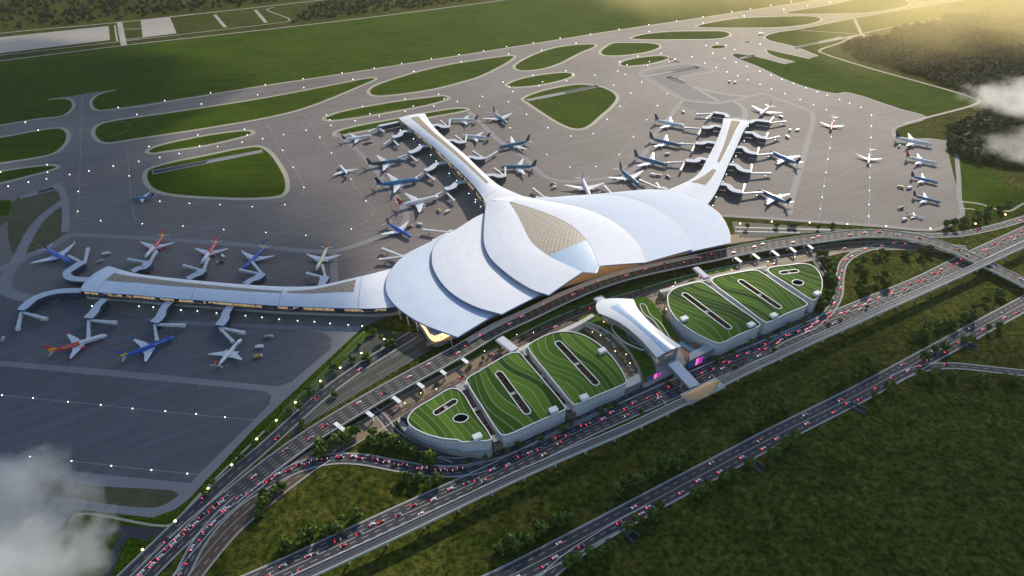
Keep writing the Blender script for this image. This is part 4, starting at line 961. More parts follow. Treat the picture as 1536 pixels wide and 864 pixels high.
# screens
def screen(a, b, z0, z1, lab):
    A, B = P(*a, z0), P(*b, z0); A.z = B.z = 0; d = (B-A).normalized(); n = Vector((d.y, -d.x, 0)); L = (B-A).length; c = A.lerp(B, .5)
    t = thing('led_screen', lab, 'screen', (c.x, c.y, 0), 'glowing screens on the hall front')
    mm = MB(); mm.beam(A+Vector((0, 0, (z0+z1)/2)), B+Vector((0, 0, (z0+z1)/2)), .8, z1-z0+.6); mm.build('screen_frame', 'black', t)
    for k, (s0, s1, ma) in enumerate(((.02, .5, 'led_blue'), (.5, .68, 'led_pink'), (.68, .98, 'led_purple'))):
        m2 = MB(); p, q_ = A.lerp(B, s0)+n*.5, A.lerp(B, s1)+n*.5; m2.face([Vector((p.x, p.y, z0)), Vector((q_.x, q_.y, z0)), Vector((q_.x, q_.y, z1)), Vector((p.x, p.y, z1))]); m2.build('screen_panel', ma, t)
screen((967, 578), (991, 567), 2, 14, 'purple and blue glowing screen left of the skybridge')
screen((1031, 553), (1053, 543), 3, 14, 'purple and blue glowing screen right of the skybridge, below the pool')
# skybridge and railway station
A, B = P(1009, 545, 14), P(1042, 581, 14); t = thing('skybridge', 'grey covered footbridge crossing the highway to the bronze station', 'footbridge', (A.x, A.y, 0)); mm = MB(); mm.beam(A, B, 15, 3.0); mm.build('bridge_body', 'steel', t)
mm = MB(); mm.beam(A+Vector((0, 0, 1.7)), B+Vector((0, 0, 1.7)), 14, .3); mm.build('bridge_roof', 'bridge_roof', t)
for s in (.3, .62):
    p = A.lerp(B, s); mm = MB(); mm.tube((p.x-5, p.y-3, 0), (p.x-5, p.y-3, 12.5), .7); mm.tube((p.x+5, p.y+3, 0), (p.x+5, p.y+3, 12.5), .7); mm.build('support_pier', 'concrete_light', t)
c = P(1052, 590); ST = thing('railway_station', 'small station with bronze leaf-shaped roof on the elevated railway', 'station', (c.x, c.y, 0))
sA = catmull(PZ([(1023.9, 596, 19), (1036, 586, 21.5), (1053.6, 577, 22.5), (1070, 571, 21.5), (1080, 572, 19)]), False, 6)
sB = catmull(PZ([(1023.9, 596.5, 19), (1036, 598.5, 19.5), (1050, 597.5, 19.5), (1066, 588.5, 19.5), (1080, 572.6, 19)]), False, 6)
surf('roof', sA, sB, 'bronze', ST, 3, n=24, mt=8, thick=.8, fascia='bronze')
q = [P(1018, 598, 13), P(1084, 566, 13), P(1090, 574, 13), P(1024, 606, 13)]; mm = MB(); d = (q[1]-q[0]).normalized(); nn = Vector((-d.y, d.x, 0)); cc = (q[0]+q[2])/2
mm.beam(cc-d*27+Vector((0, 0, -.5)), cc+d*27+Vector((0, 0, -.5)), 17, 1.6); mm.build('platform', 'concrete_light', ST)
for s in (-20, -7, 7, 20):
    mm = MB(); p = cc+d*s; mm.tube((p.x, p.y, 0), (p.x, p.y, 12), 1.2, n=8); mm.build('pillar', 'concrete_light', ST)
mm = MB(); mm.beam(cc-d*18+Vector((0, 0, 2.5)), cc+d*18+Vector((0, 0, 2.5)), 9, 5.5); mm.build('station_wall', 'louvre_wall', ST)
# footbridges from terminal forecourt to the blocks
for a, b, w, lab in (((749, 508), (772, 526), 13, 'pale footbridge from the departures road to the left green roofs'), ((896, 446), (912, 460), 14, 'pale footbridge from the departures road to the central hall'), ((1043, 402), (1060, 417), 10, 'pale footbridge from the departures road to the right green roofs')):
    A, B = P(*a, 10.5), P(*b, 10.5); t = thing('footbridge', lab, 'footbridge', (A.x, A.y, 0), 'footbridges from the terminal'); mm = MB(); mm.beam(A, B, w, 2.2); mm.build('bridge_body', 'concrete_light', t)
    mm = MB(); mm.beam(A+Vector((0, 0, 1.4)), B+Vector((0, 0, 1.4)), w*.8, .5); mm.build('bridge_roof', 'bridge_roof', t)
    mm = MB(); p = A.lerp(B, .55); mm.tube((p.x, p.y, 0), (p.x, p.y, 9.6), 1); mm.build('support_pier', 'concrete', t)
# ================================================================== AIRCRAFT
def mk(name, c, rough=.35): 
    if name not in MATS: mat(name, c, rough, coat=.3)
    return name
COLS = dict(white=(.80, .81, .82), red=(.75, .02, .015), blue=(.012, .10, .50), steel=(.05, .17, .28), teal=(.03, .20, .42), dark=(.02, .05, .065), ivory=(.72, .62, .46), yellow=(.85, .55, .03), maroon=(.28, .01, .04), orange=(.80, .16, .02), grey=(.45, .48, .52), darkred=(.42, .02, .02), navy=(.01, .02, .07), brown=(.06, .045, .03), wingwhite=(.70, .74, .78), green=(.03, .09, .02))
for k, v in COLS.items(): mk('paint_'+k, v)
def airplane(nose, tail, kind, front, rear, fin, eng, label, split=.5, fin2=None, group='airliners around the piers', winglet=None, y_line=True, text=None):
    z = 5.5; Nn, Tt = P(*nose, z), P(*tail, z); d = Nn-Tt; L = d.length; ang = math.atan2(d.y, d.x); c = (Nn+Tt)/2
    big = kind == 'jumbo'; reg = kind == 'regional'
    r = L*(.050 if big else .046 if kind == 'wide' else .047); span = L*(1.02 if big else .92 if kind == 'wide' else .86)
    hz = r*1.75
    if y_line: line([nose, (nose[0]+(tail[0]-nose[0])*1.7, nose[1]+(tail[1]-nose[1])*1.7)], 'line_yellow', .45, .2, 1)
    A = thing('airliner', label, 'airliner', (c.x, c.y, .2), group, ang)
    # local frame: +x nose
    def B(mm, name, ma, par=A, smooth=False): return mm.build(name, ma, par, smooth=smooth, world=False)
    prof = [(-.5, .08, .5), (-.46, .28, .42), (-.38, .62, .24), (-.28, .90, .08), (-.18, 1, 0), (.0, 1, 0), (.2, 1, 0), (.36, 1, 0), (.42, .93, -.03), (.46, .76, -.10), (.485, .5, -.2), (.5, .06, -.28)]
    n = 14; 
    sx = -.5+split
    pf = [p for p in prof if p[0] < sx-.02]+[(sx, 1, 0)]+[p for p in prof if p[0] > sx+.02]
    mm = MB(); vs = []
    for x, k, dz in pf:
        for j in range(n):
            q = 2*math.pi*j/n; vs.append((x*L, r*k*math.sin(q), hz+dz*r+r*k*(1.08 if big else 1)*math.cos(q)))
    fs = []; mis = []
    for i in range(len(pf)-1):
        for j in range(n): fs.append((i*n+j, (i+1)*n+j, (i+1)*n+(j+1) % n, i*n+(j+1) % n)); mis.append(1 if pf[i][0] < sx-.001 else 0)
    mm.add(vs, fs); mm.mi = mis; B(mm, 'fuselage', ['paint_'+front, 'paint_'+rear], smooth=True)
    # cockpit glass: a band standing just proud of the nose
    mm = MB()
    for s in (-1, 1):
        mm.face([(.463*L, s*.05*r, hz+.66*r), (.480*L, s*.05*r, hz+.32*r), (.470*L, s*.52*r, hz+.26*r), (.452*L, s*.50*r, hz+.66*r)] if s > 0 else [(.463*L, s*.05*r, hz+.66*r), (.452*L, s*.50*r, hz+.66*r), (.470*L, s*.52*r, hz+.26*r), (.480*L, s*.05*r, hz+.32*r)])
    B(mm, 'cockpit_window', 'car_window')
    mm = MB()
    for s in (-1, 1):
        mm.beam((-.30*L, s*r*1.0, hz+.28*r), (.38*L, s*r*1.0, hz+.28*r), .10, r*.13)
    B(mm, 'cabin_windows', 'car_window')
    def wing(s):
        mm = MB(); S = span/2
        st = [(.07, .12*L, -.13*L, r*.30, hz-.55*r), (.36, .035*L, -.125*L, r*.16, hz-.40*r), (1.0, -.145*L, -.185*L, r*.05, hz+.25*r)]
        vs = []
        for f, le, te, th, zz in st:
            y = s*f*S; mx = le*.65+te*.35
            vs += [(le, y, zz), (mx, y, zz+th), (te, y, zz), (mx, y, zz-th*.6)]
        fs = []
        for i in range(len(st)-1):
            for j in range(4):
                f = (i*4+j, i*4+(j+1) % 4, i*4+4+(j+1) % 4, i*4+4+j); fs.append(f if s > 0 else f[::-1])
        e = (len(st)-1)*4; fs.append((e, e+1, e+2, e+3) if s > 0 else (e+3, e+2, e+1, e)); mm.add(vs, fs); w = B(mm, 'wing', 'paint_wingwhite')
        if not reg:
            mm = MB(); tip = st[-1]; hgt = r*(.5 if big else 1.1)
            mm.add([(tip[1], s*S, tip[4]), (tip[2], s*S, tip[4]), (tip[2]-.03*L, s*(S+r*.5), tip[4]+hgt), (tip[1]-.045*L, s*(S+r*.5), tip[4]+hgt)], [(0, 1, 2, 3), (3, 2, 1, 0)]); B(mm, 'winglet', 'paint_'+(winglet or 'wingwhite'))
    for s in (-1, 1): wing(s)
    ys = (.32, .58) if big else (.33,) if not reg else ()
    for s in (-1, 1):
        for f in ys:
            y = s*f*span/2; x0 = (.12-.22*f)*L+(.055*L); er = r*(.47 if big else .56); zz = hz-1.0*r+f*.5*r
            mm = MB(); mm.tube((x0, y, zz), (x0-.02*L, y, zz), er*.9, er, n=10, caps=False); mm.tube((x0-.02*L, y, zz), (x0-.085*L, y, zz), er, er*.6, n=10, caps=True); mm.beam((x0-.03*L, y, zz+er), (x0-.10*L, y, zz+er*.9), .5, er*.8)
            e = B(mm, 'engine', 'paint_'+eng, smooth=False)
            mm = MB(); mm.tube((x0-.004*L, y, zz), (x0-.012*L, y, zz), er*.78, n=10); B(mm, 'intake', 'black', e)
        if reg:
            mm = MB(); mm.tube((-.22*L, s*r*1.5, hz+.4*r), (-.34*L, s*r*1.5, hz+.4*r), r*.5, r*.35, n=8); B(mm, 'engine', 'paint_'+eng)
    if text:
        for s in (-1, 1):
            cu = bpy.data.curves.new('lettering', 'FONT'); cu.body = text[0]; cu.size = r*text[2]; cu.align_x = 'CENTER'; cu.align_y = 'CENTER'; cu.extrude = .03; cu.resolution_u = 2
            tmp = bpy.data.objects.new('lettering', cu); me = bpy.data.meshes.new_from_object(tmp); bpy.data.objects.remove(tmp); me.materials.clear(); me.materials.append(MATS[text[3]])
            o = bpy.data.objects.new('livery_lettering', me); COL.objects.link(o); o.parent = A; th = R(52)
            xa = Vector((-s, 0, 0)); za = Vector((0, s*math.sin(th), math.cos(th))); ya = za.cross(xa); M = Matrix((xa, ya, za)).transposed().to_4x4(); M.translation = Vector((text[1]*L, s*r*1.03*math.sin(th), hz+r*1.03*math.cos(th))); o.matrix_local = M
    # tail
    fh = r*(3.3 if not big else 3.6)
    mm = MB(); x1 = -.355*L; x2 = -.485*L; zb = hz+.55*r; t = r*.10
    def finq(z0f, z1f, ma, nm, par=A):
        m2 = MB()
        def ch(f): return (x1+(-.475*L-x1)*f, x2+(-.53*L-x2)*f, zb+fh*f)
        a0, a1 = ch(z0f), ch(z1f)
        m2.add([(a0[0], -t, a0[2]), (a0[0], t, a0[2]), (a0[1], t, a0[2]), (a0[1], -t, a0[2]), (a1[0], -t*.5, a1[2]), (a1[0], t*.5, a1[2]), (a1[1], t*.5, a1[2]), (a1[1], -t*.5, a1[2])], [(3, 2, 1, 0), (4, 5, 6, 7), (0, 1, 5, 4), (1, 2, 6, 5), (2, 3, 7, 6), (3, 0, 4, 7)])
        return B(m2, nm, 'paint_'+ma, par)
    if fin2: f1 = finq(.0, .42, fin2, 'tail_fin'); finq(.423, 1, fin, 'fin_tip', f1)
    else: finq(0, 1, fin, 'tail_fin')
    for s in (-1, 1):
        mm = MB(); zt = hz+(.45*r if not reg else 3.6*r); hs = span*.185
        y0 = s*r*.3
        mm.add([(-.40*L, y0, zt), (-.475*L, y0, zt), (-.515*L, s*hs, zt+.2*r), (-.485*L, s*hs, zt+.2*r), (-.40*L, y0, zt-r*.12), (-.475*L, y0, zt-r*.12), (-.515*L, s*hs, zt+.14*r), (-.485*L, s*hs, zt+.14*r)], [(0, 1, 2, 3), (7, 6, 5, 4), (0, 3, 7, 4), (2, 1, 5, 6), (3, 2, 6, 7), (1, 0, 4, 5), (3, 2, 1, 0)]); B(mm, 'tailplane', 'paint_wingwhite')
    for x, y in ((.38*L, 0), (-.05*L, .9*r), (-.05*L, -.9*r)):
        mm = MB(); mm.tube((x, y, .6), (x, y, hz-.6*r), .25, n=5); mm.tube((x, y-.8, .75), (x, y+.8, .75), .75, n=8); B(mm, 'landing_gear', 'rubber')
    return A
AP = [
 ((160, 502), (74, 529), 'narrow', 'white', 'red', 'red', 'red', 'white and red airliner parked in front of the left pier, nearest the left edge', dict(split=.52, fin2='yellow', winglet='red')),
 ((262, 505), (182, 537), 'narrow', 'blue', 'blue', 'blue', 'blue', 'deep blue airliner between two white-nosed ones before the left pier', dict(fin2='yellow', winglet='blue')),
 ((362, 507), (325, 550), 'narrow', 'white', 'white', 'orange', 'white', 'white airliner with orange and black tail band in front of the left pier', dict(fin2='brown', winglet='red')),
 ((217.5, 386), (246, 353), 'narrow', 'white', 'red', 'red', 'red', 'red-tailed white-nosed airliner at the back of the left pier, the left one', dict(split=.56, fin2='yellow', winglet='red')),
 ((302, 395), (325.5, 362), 'narrow', 'white', 'red', 'red', 'red', 'red-tailed white-nosed airliner at the back of the left pier, beside the blue one', dict(split=.56, fin2='yellow', winglet='red')),
 ((365, 404), (398, 370), 'narrow', 'blue', 'blue', 'blue', 'blue', 'bright blue airliner nosed in to the back of the left pier', dict(fin2='yellow')),
 ((474, 405), (491, 371), 'narrow', 'ivory', 'ivory', 'orange', 'grey', 'ivory airliner with orange tail at the back of the left pier', dict(fin2='brown', winglet='red')),
 ((106, 394), (68, 373), 'wide', 'blue', 'blue', 'navy', 'blue', 'blue airliner beside the hooked bridge at the far left', {}),
 ((194, 296), (231, 294), 'wide', 'teal', 'teal', 'navy', 'teal', 'teal airliner taxiing alone under the large oval lawn', {}),
 ((509, 247), (523, 263), 'wide', 'white', 'white', 'brown', 'navy', 'white airliner taxiing away on the lane left of the centre pier', {}),
 ((557.8, 203), (514, 210), 'narrow', 'white', 'white', 'dark', 'white', 'white airliner with dark tail beside the thin lawn left of the centre pier', {}),
 ((606, 240), (552, 248), 'jumbo', 'steel', 'dark', 'dark', 'wingwhite', 'dark teal four-engined airliner with near-black tail left of the centre pier', {}),
 ((628, 270), (565, 279), 'jumbo', 'teal', 'teal', 'navy', 'wingwhite', 'bright teal four-engined airliner left of the centre pier', {}),
 ((658.6, 296), (597.5, 310), 'jumbo', 'white', 'white', 'darkred', 'wingwhite', 'white four-engined airliner with red tail left of the centre pier', dict(fin2='darkred')),
 ((617, 355), (580.5, 334.5), 'wide', 'blue', 'blue', 'navy', 'blue', 'blue airliner parked behind the white petals', {}),
 ((673, 179.5), (717, 180), 'narrow', 'white', 'white', 'maroon', 'white', 'white airliner with maroon tail right of the centre pier', {}),
 ((691.5, 203), (735, 206.5), 'narrow', 'white', 'white', 'brown', 'white', 'white airliner with dark brown tail right of the centre pier', {}),
 ((760, 185.5), (740, 169), 'jumbo', 'steel', 'grey', 'navy', 'wingwhite', 'slate airliner turning away beyond the right side of the centre pier', {}),
 ((748, 222), (794, 212), 'jumbo', 'steel', 'steel', 'dark', 'wingwhite', 'slate four-engined airliner nosing towards the centre pier, upper of two', {}),
 ((751, 251), (804, 250), 'jumbo', 'steel', 'steel', 'dark', 'wingwhite', 'slate four-engined airliner nosing towards the centre pier, lower of two', {}),
 ((885, 296), (873, 268), 'jumbo', 'white', 'white', 'grey', 'wingwhite', 'all-white airliner nosed in behind the right petals', {}),
 ((959, 279), (929, 254), 'jumbo', 'steel', 'steel', 'navy', 'wingwhite', 'slate airliner slanting down to the neck of the right pier', {}),
 ((1002, 248.5), (951, 235), 'jumbo', 'steel', 'steel', 'dark', 'wingwhite', 'slate four-engined airliner left of the right pier, lower of two', {}),
 ((1022, 219), (974, 208), 'jumbo', 'steel', 'steel', 'dark', 'wingwhite', 'slate four-engined airliner left of the right pier, upper of two', {}),
 ((1028.7, 190), (982, 181), 'jumbo', 'white', 'white', 'navy', 'wingwhite', 'white airliner with striped navy tail left of the right pier', {}),
 ((1139, 173.5), (1155.6, 160), 'jumbo', 'white', 'white', 'grey', 'wingwhite', 'white airliner beyond the tip of the right pier', {}),
 ((1154.6, 228), (1198, 247), 'jumbo', 'teal', 'teal', 'navy', 'wingwhite', 'bright teal airliner right of the right pier', {}),
 ((1137, 285), (1184, 306.7), 'jumbo', 'steel', 'steel', 'dark', 'wingwhite', 'dark slate airliner right of the right pier, nearest the road', {}),
 ((1399, 217.5), (1342, 207), 'jumbo', 'white', 'white', 'navy', 'wingwhite', 'pale airliner with dark tail, farthest in the right-hand column', {}),
 ((1407, 245), (1358, 235), 'jumbo', 'white', 'white', 'darkred', 'wingwhite', 'white airliner with red tail in the right-hand column', dict(fin2='darkred')),
 ((1408, 273.5), (1366, 263), 'jumbo', 'teal', 'teal', 'navy', 'wingwhite', 'bright teal airliner in the right-hand column', {}),
 ((1412, 303), (1369, 292), 'jumbo', 'steel', 'steel', 'dark', 'wingwhite', 'dark slate airliner in the right-hand column', {}),
 ((1387, 325.5), (1360, 318), 'regional', 'white', 'white', 'navy', 'white', 'small white jet at the near end of the right-hand column', {}),
 ((1302.7, 245), (1304.5, 229), 'regional', 'white', 'white', 'white', 'white', 'small all-white jet taxiing on the straight right-hand lane', {}),
 ((1246.7, 195), (1248.6, 181), 'regional', 'red', 'red', 'red', 'white', 'small red-bodied jet with white wings on the right-hand apron', {}),
 ((1020.4, 90), (1003.5, 87), 'wide', 'white', 'darkred', 'darkred', 'white', 'tiny red and white airliner taxiing among the far lawns', {}),
 ((1137.6, 50), (1148, 47.5), 'wide', 'white', 'white', 'grey', 'white', 'tiny white airliner on the far taxiway at the upper right', {})]
for q_ in AP:
    if 'red-tailed white-nosed' in q_[7] or q_[7].startswith('white and red airliner parked in front'): q_[8]['text'] = ('vietjetAir.com', -.14, 1.0, 'paint_white')
    if q_[7].startswith(('deep blue airliner', 'bright blue airliner nosed')): q_[8]['text'] = ('Vietnam Airlines', .22, .8, 'paint_white')
    if q_[7].startswith('white airliner with orange and black'): q_[8]['text'] = ('tigerair', .25, 1.1, 'paint_navy')
for nose, tail, kind, f, r_, fin, eng, lab, kw in AP: airplane(nose, tail, kind, f, r_, fin, eng, lab, **kw)
# ================================================================== SERVICE VEHICLES, CARS
for k, c in dict(car_white=(.8, .8, .8), car_grey=(.3, .32, .34), car_dark=(.03, .035, .04), car_red=(.4, .02, .02), truck_yellow=(.5, .33, .03), truck_brown=(.16, .10, .05)).items(): mat(k, c, .35, coat=.4)
def truck(x, y, ang, ma, lab, s=1.0):
    p = P(x, y); t = thing('service_truck', lab, 'truck', (p.x, p.y, .15), 'service trucks on the apron', ang)
    def B(mm, nm, ma, par=t): return mm.build(nm, ma, par, world=False)
    mm = MB(); mm.box((-1.2*s, 0, .9*s), 6.2*s, 2.6*s, 2.6*s, 0, taper=.97); B(mm, 'cargo_box', ma)
    mm = MB(); mm.box((3.1*s, 0, .7*s), 2.0*s, 2.5*s, 2.1*s, 0, taper=.85); cb = B(mm, 'cab', 'car_white')
    mm = MB(); mm.box((3.3*s, 0, 1.9*s), 1.75*s, 2.3*s, .6*s, 0, taper=.9); B(mm, 'windscreen', 'car_window', cb)
    for wx in (-3, 2.9):
        for wy in (-1.2, 1.2): mm = MB(); mm.tube((wx*s, wy*s-.25, .55*s), (wx*s, wy*s+.25, .55*s), .55*s, n=8); B(mm, 'wheel', 'rubber')
TR = [(158, 381, 'truck_brown'), (161.5, 382, 'car_white'), (151, 394, 'car_grey'), (331.5, 394.5, 'truck_brown'), (335, 386, 'car_white'), (659, 317.5, 'truck_yellow'), (671.6, 318.5, 'car_white'), (615, 341.5, 'truck_brown'), (629.5, 338, 'car_white'), (404, 506.5, 'car_grey'), (389.6, 522, 'car_white'), (388, 536, 'truck_yellow'),
      (702.5, 187.5, 'truck_brown'), (729.5, 214, 'truck_brown'), (831, 282.5, 'car_white'), (830, 277, 'car_grey'), (978.7, 263.3, 'car_white'), (988, 264.5, 'car_grey'), (1002, 266.5, 'car_dark'), (1001, 232.5, 'car_grey'), (1024.5, 169, 'car_white'), (1094, 123.5, 'car_dark'), (1102.5, 124.5, 'car_white'), (1171, 176.5, 'car_grey'), (1184.5, 196.5, 'truck_brown'), (1195.5, 196.5, 'car_white'), (1181, 207, 'car_grey'), (1350, 281.8, 'truck_yellow'), (1363.5, 283, 'car_white'), (1350.5, 313.5, 'car_dark'), (1356, 330.5, 'car_white'), (1348, 221, 'car_dark'), (549, 216, 'truck_brown'), (556, 214.5, 'car_grey'), (6, 511, 'car_grey')]
def side(x, y):
    if y > 470: return 'in front of the left pier'
    if x < 480: return 'behind the left pier'
    if x < 620: return 'left of the centre pier'
    if x < 690: return 'near the white petals' if y > 300 else 'by the centre pier'
    if x < 860: return 'right of the centre pier'
    if x < 1060: return 'left of the right pier'
    if x < 1200: return 'right of the right pier'
    return 'by the right-hand column of airliners'
cn = {'truck_brown': 'brown', 'truck_yellow': 'yellow', 'car_white': 'white', 'car_grey': 'grey', 'car_dark': 'dark'}
cnt = {}
TRS = sorted(TR)
tot = {}
for x, y, ma in TRS: tot[(cn[ma], side(x, y))] = tot.get((cn[ma], side(x, y)), 0)+1
for x, y, ma in TRS:
    k = (cn[ma], side(x, y)); cnt[k] = cnt.get(k, 0)+1
    truck(x, y, random.uniform(0, 6.28), ma, f'{k[0]} service truck on the apron {k[1]}'+('' if tot[k] == 1 else f', {od(cnt[k]-1)} from the left'), 1.25)
def make_car(ma, light, dashing):
    t = thing('car', '', 'car', (0, 0, 0))
    def B(mm, nm, ma, par=t): return mm.build(nm, ma, par, world=False)
    mm = MB(); mm.box((0, 0, .35), 4.7, 1.9, .65, 0, taper=.96); mm.box((-.2, 0, 1.0), 2.7, 1.7, .06, 0); body = B(mm, 'body', ma)
    mm = MB(); mm.box((-.2, 0, 1.0), 2.9, 1.75, .5, 0, taper=.78); B(mm, 'windows', 'car_window')
    mm = MB(); mm.box((-.25, 0, 1.5), 2.0, 1.35, .06, 0); B(mm, 'roof', ma, body)
    for wx in (-1.45, 1.45):
        for wy in (-.85, .85): mm = MB(); mm.tube((wx, wy-.12, .34), (wx, wy+.12, .34), .34, n=8); B(mm, 'wheel', 'rubber')
    for s in (-1, 1):
        mm = MB(); mm.box((-2.36, s*.62, .62), .12, .58, .30); B(mm, 'tail_light', light)
        mm = MB(); mm.box((2.33, s*.62, .58), .12, .45, .24); B(mm, 'headlight', 'head_light')
    return t
protos = {}
CARN = [0]
def traffic(rname, lab, group, lanes, n, light, cols, s0=0.0, s1=1.0, rev=False, cap=None):
    q, w, base = ROADS[rname]; L = plen(q); ent = []
    qq = resample(q, 600); nn = normals(qq)
    for k in range(n):
        s = s0+(s1-s0)*((k+random.uniform(-.38, .38))/max(1, n)); i = max(1, min(598, int(s*599))); ln = lanes[k % len(lanes)]; p = qq[i]+nn[i]*(ln*w/2); p.z = qq[i].z; d = qq[i+1]-qq[i-1]; a = math.atan2(d.y, d.x)
        ent.append((p, a+(math.pi if rev else 0), random.choice(cols)))
    rot = camo.rotation_euler.to_matrix().transposed()
    def px(p):
        v = rot @ (p-camo.location)
        return (CX+F*v.x/-v.z, CY-F*v.y/-v.z) if v.z < 0 else (-999, -999)
    vis = []
    for p, a, c in ent:
        x, y = px(p)
        if -10 < x < 1546 and -10 < y < 874: vis.append((x, p, a, c))
    vis.sort(key=lambda t: t[0])
    for k, (x, p, a, c) in enumerate(vis):
        key = (c, light)
        if key not in protos: protos[key] = o = make_car(c, light, 0); o.location = (p.x, p.y, p.z+.05); o.rotation_euler = (0, 0, a); o.scale = (1.15, 1.15, 1.15)
        else: o = copy_tree(protos[key], (p.x, p.y, p.z+.05), a, 1.15)
        o['group'] = group; o['category'] = 'car'
        colr = {'car_white': 'white', 'car_grey': 'grey', 'car_dark': 'black', 'car_red': 'red'}[c]
        o['label'] = f'{colr} car, {od(k)} from the left {lab}'; CARN[0] += 1
ALLC = ['car_white', 'car_grey', 'car_dark', 'car_red', 'car_white']
traffic('highway', 'in the red-lit stream on the highway beside the railway', 'cars on the highway', [.12, .40, .12, .40, .25], 95, 'tail_light', ALLC, .06, .97)
traffic('highway', 'in the oncoming lanes of the highway beside the railway', 'oncoming cars on the highway', [-.25, -.6], 26, 'tail_light', ALLC, .06, .97, rev=True)
traffic('departures', 'on the elevated departures road', 'cars on the departures road', [.15, .45, -.2], 44, 'tail_light', ALLC, .02, .98)
traffic('main_low', 'on the red-lit lower left road', 'cars on the lower left road', [.1, .35], 20, 'tail_light', ALLC, .1, 1)
traffic('swing', 'on the curved ramp under the left green roofs', 'cars on the curved ramp', [.15, .45], 34, 'tail_light', ALLC, .05, .95)
traffic('loop', 'on the looping ramp at the right', 'cars on the looping ramp', [.2, -.3], 18, 'tail_light', ALLC)
traffic('lower_highway', 'in the outer stream of the lower highway', 'cars on the lower highway', [-.35, -.6], 40, 'tail_light', ALLC, .1, .98)
traffic('lower_highway', 'in the inner stream of the lower highway', 'oncoming cars on the lower highway', [.3, .6], 14, 'tail_light', ALLC, .1, .98, rev=True)
traffic('arrival', 'on the brown arrivals road', 'cars on the arrivals road', [-.3, .3], 9, 'tail_light', ALLC, .3, .95)
traffic('frontage', 'on the lamp-lit road beside the lawn', 'cars on the lamp-lit road', [-.4, .4], 5, 'tail_light', ALLC, .2, .9)
traffic('upper_right', 'on the upper right road', 'cars on the upper right road', [-.4, .4], 6, 'tail_light', ALLC)
traffic('right_spur', 'on the spur road at the right edge', 'cars on the right spur road', [.4], 3, 'tail_light', ALLC)
print('CARS', CARN[0])
# ================================================================== LAMPS
def airfield_light(p, ma, r):
    mm = MB(); mm.tube((0, 0, 0), (0, 0, 2.2), .18, n=5)
    t = thing('airfield_light', '', 'light', p)
    mm.build('post', 'steel', t, world=False); mm = MB(); mm.ball((0, 0, 2.2+r*.8), r*.8, 8, 5); mm.build('lamp', ma, t, world=False); return t
Z1 = [(148, 708), (222, 754), (682, 623), (789, 663), (950, 583), (1161, 602), (1214, 538), (1485, 549), (1529, 491), (1409, 746), (1425, 780), (1140, 780), (858, 846), (1150, 842), (1254, 846), (1395, 821), (1514, 801)]
Z2 = [(70, 492), (287, 457), (512, 424), (697, 396), (855, 369), (1026, 342), (1185, 318), (1327, 296), (1459, 272), (27, 550), (291, 508), (575, 460), (925, 415), (1198, 360), (1471, 316), (874, 572), (1067, 546), (1100, 572), (630, 615), (422, 663), (440, 692), (672, 658), (726, 670), (875, 643), (921, 613), (1040, 613), (1175, 588), (1320, 558), (586, 697), (447, 724), (305, 752), (175, 777), (54, 802), (383, 792), (1303, 613), (1439, 476), (1475, 503), (1495, 530), (1469, 588), (1479, 738)]
Z3 = [(153, 250), (308, 224), (483, 202), (647, 174), (818, 148), (978, 126), (1129, 102), (1295, 74), (1403, 56), (1520, 37), (201, 292), (400, 254), (821, 187), (1131, 137), (1366, 98), (152, 437), (341, 411), (382, 434), (345, 468), (207, 474), (187, 496), (15, 503), (11, 588), (114, 660), (21, 738), (238, 737), (369, 785), (499, 770), (579, 689), (652, 614), (715, 540), (616, 493), (683, 432), (507, 437), (639, 413), (755, 328), (649, 358), (692, 377), (822, 359), (812, 382), (887, 313), (935, 358), (1067, 331), (1140, 367), (1148, 267), (1212, 254), (1187, 310), (1263, 267), (1313, 290), (1255, 340), (1320, 363), (1207, 393), (1269, 418), (1330, 440), (1382, 386), (1458, 414), (1391, 464), (1458, 490), (777, 476), (926, 542), (868, 611), (806, 692), (730, 790), (1459, 258)]
Z4 = [(76, 36), (193, 18), (306, 4), (150, 62), (288, 40), (418, 20), (524, 2), (15, 414), (78, 438), (140, 461), (208, 484), (279, 510), (344, 532), (402, 552), (472, 577), (530, 598), (596, 623), (13, 490), (80, 516), (157, 543), (246, 577), (322, 606), (397, 635), (440, 697), (426, 790), (656, 666), (656, 729), (653, 795)]
Z5 = [(272, 145), (275, 188), (269, 226), (402, 201), (165, 245), (48, 268), (5, 187), (513, 180), (653, 152), (800, 125), (921, 102), (1033, 80), (745, 208), (451, 298), (448, 412), (580, 465), (819, 482), (1053, 495), (1288, 515), (921, 353), (1091, 365), (1267, 372), (1453, 384), (1531, 532)]
Z6 = [(170, 61), (230, 158), (292, 272), (181, 372), (450, 75), (561, 225), (649, 351), (564, 512), (302, 549), (72, 530)]
Z7 = [(231, 84), (364, 156), (515, 153), (648, 84)]
Z8 = [(417, 47), (406, 112), (395, 188), (385, 265), (374, 330), (363, 396), (651, 62), (651, 149), (647, 217), (645, 292), (643, 372), (641, 438)]
Z9 = [(11, 663), (190, 680), (391, 701), (580, 719), (763, 740), (952, 755), (1130, 771), (1296, 790)]
Z10 = [(173, 176), (412, 201), (641, 229), (872, 253), (1078, 274)]
LP = []
for Z, ox, oy in ((Z1, 0, 0), (Z2, 380, 0), (Z3, 760, 0), (Z4, 1136, 0), (Z5, 0, 210), (Z6, 380, 210), (Z7, 760, 210), (Z8, 1136, 210), (Z9, 0, 420), (Z10, 0, 639)):
    for x, y in Z:
        q_ = (ox+x/3.84, oy+y/3.84)
        if all(abs(q_[0]-a)+abs(q_[1]-b) > 3 for a, b in LP): LP.append(q_)
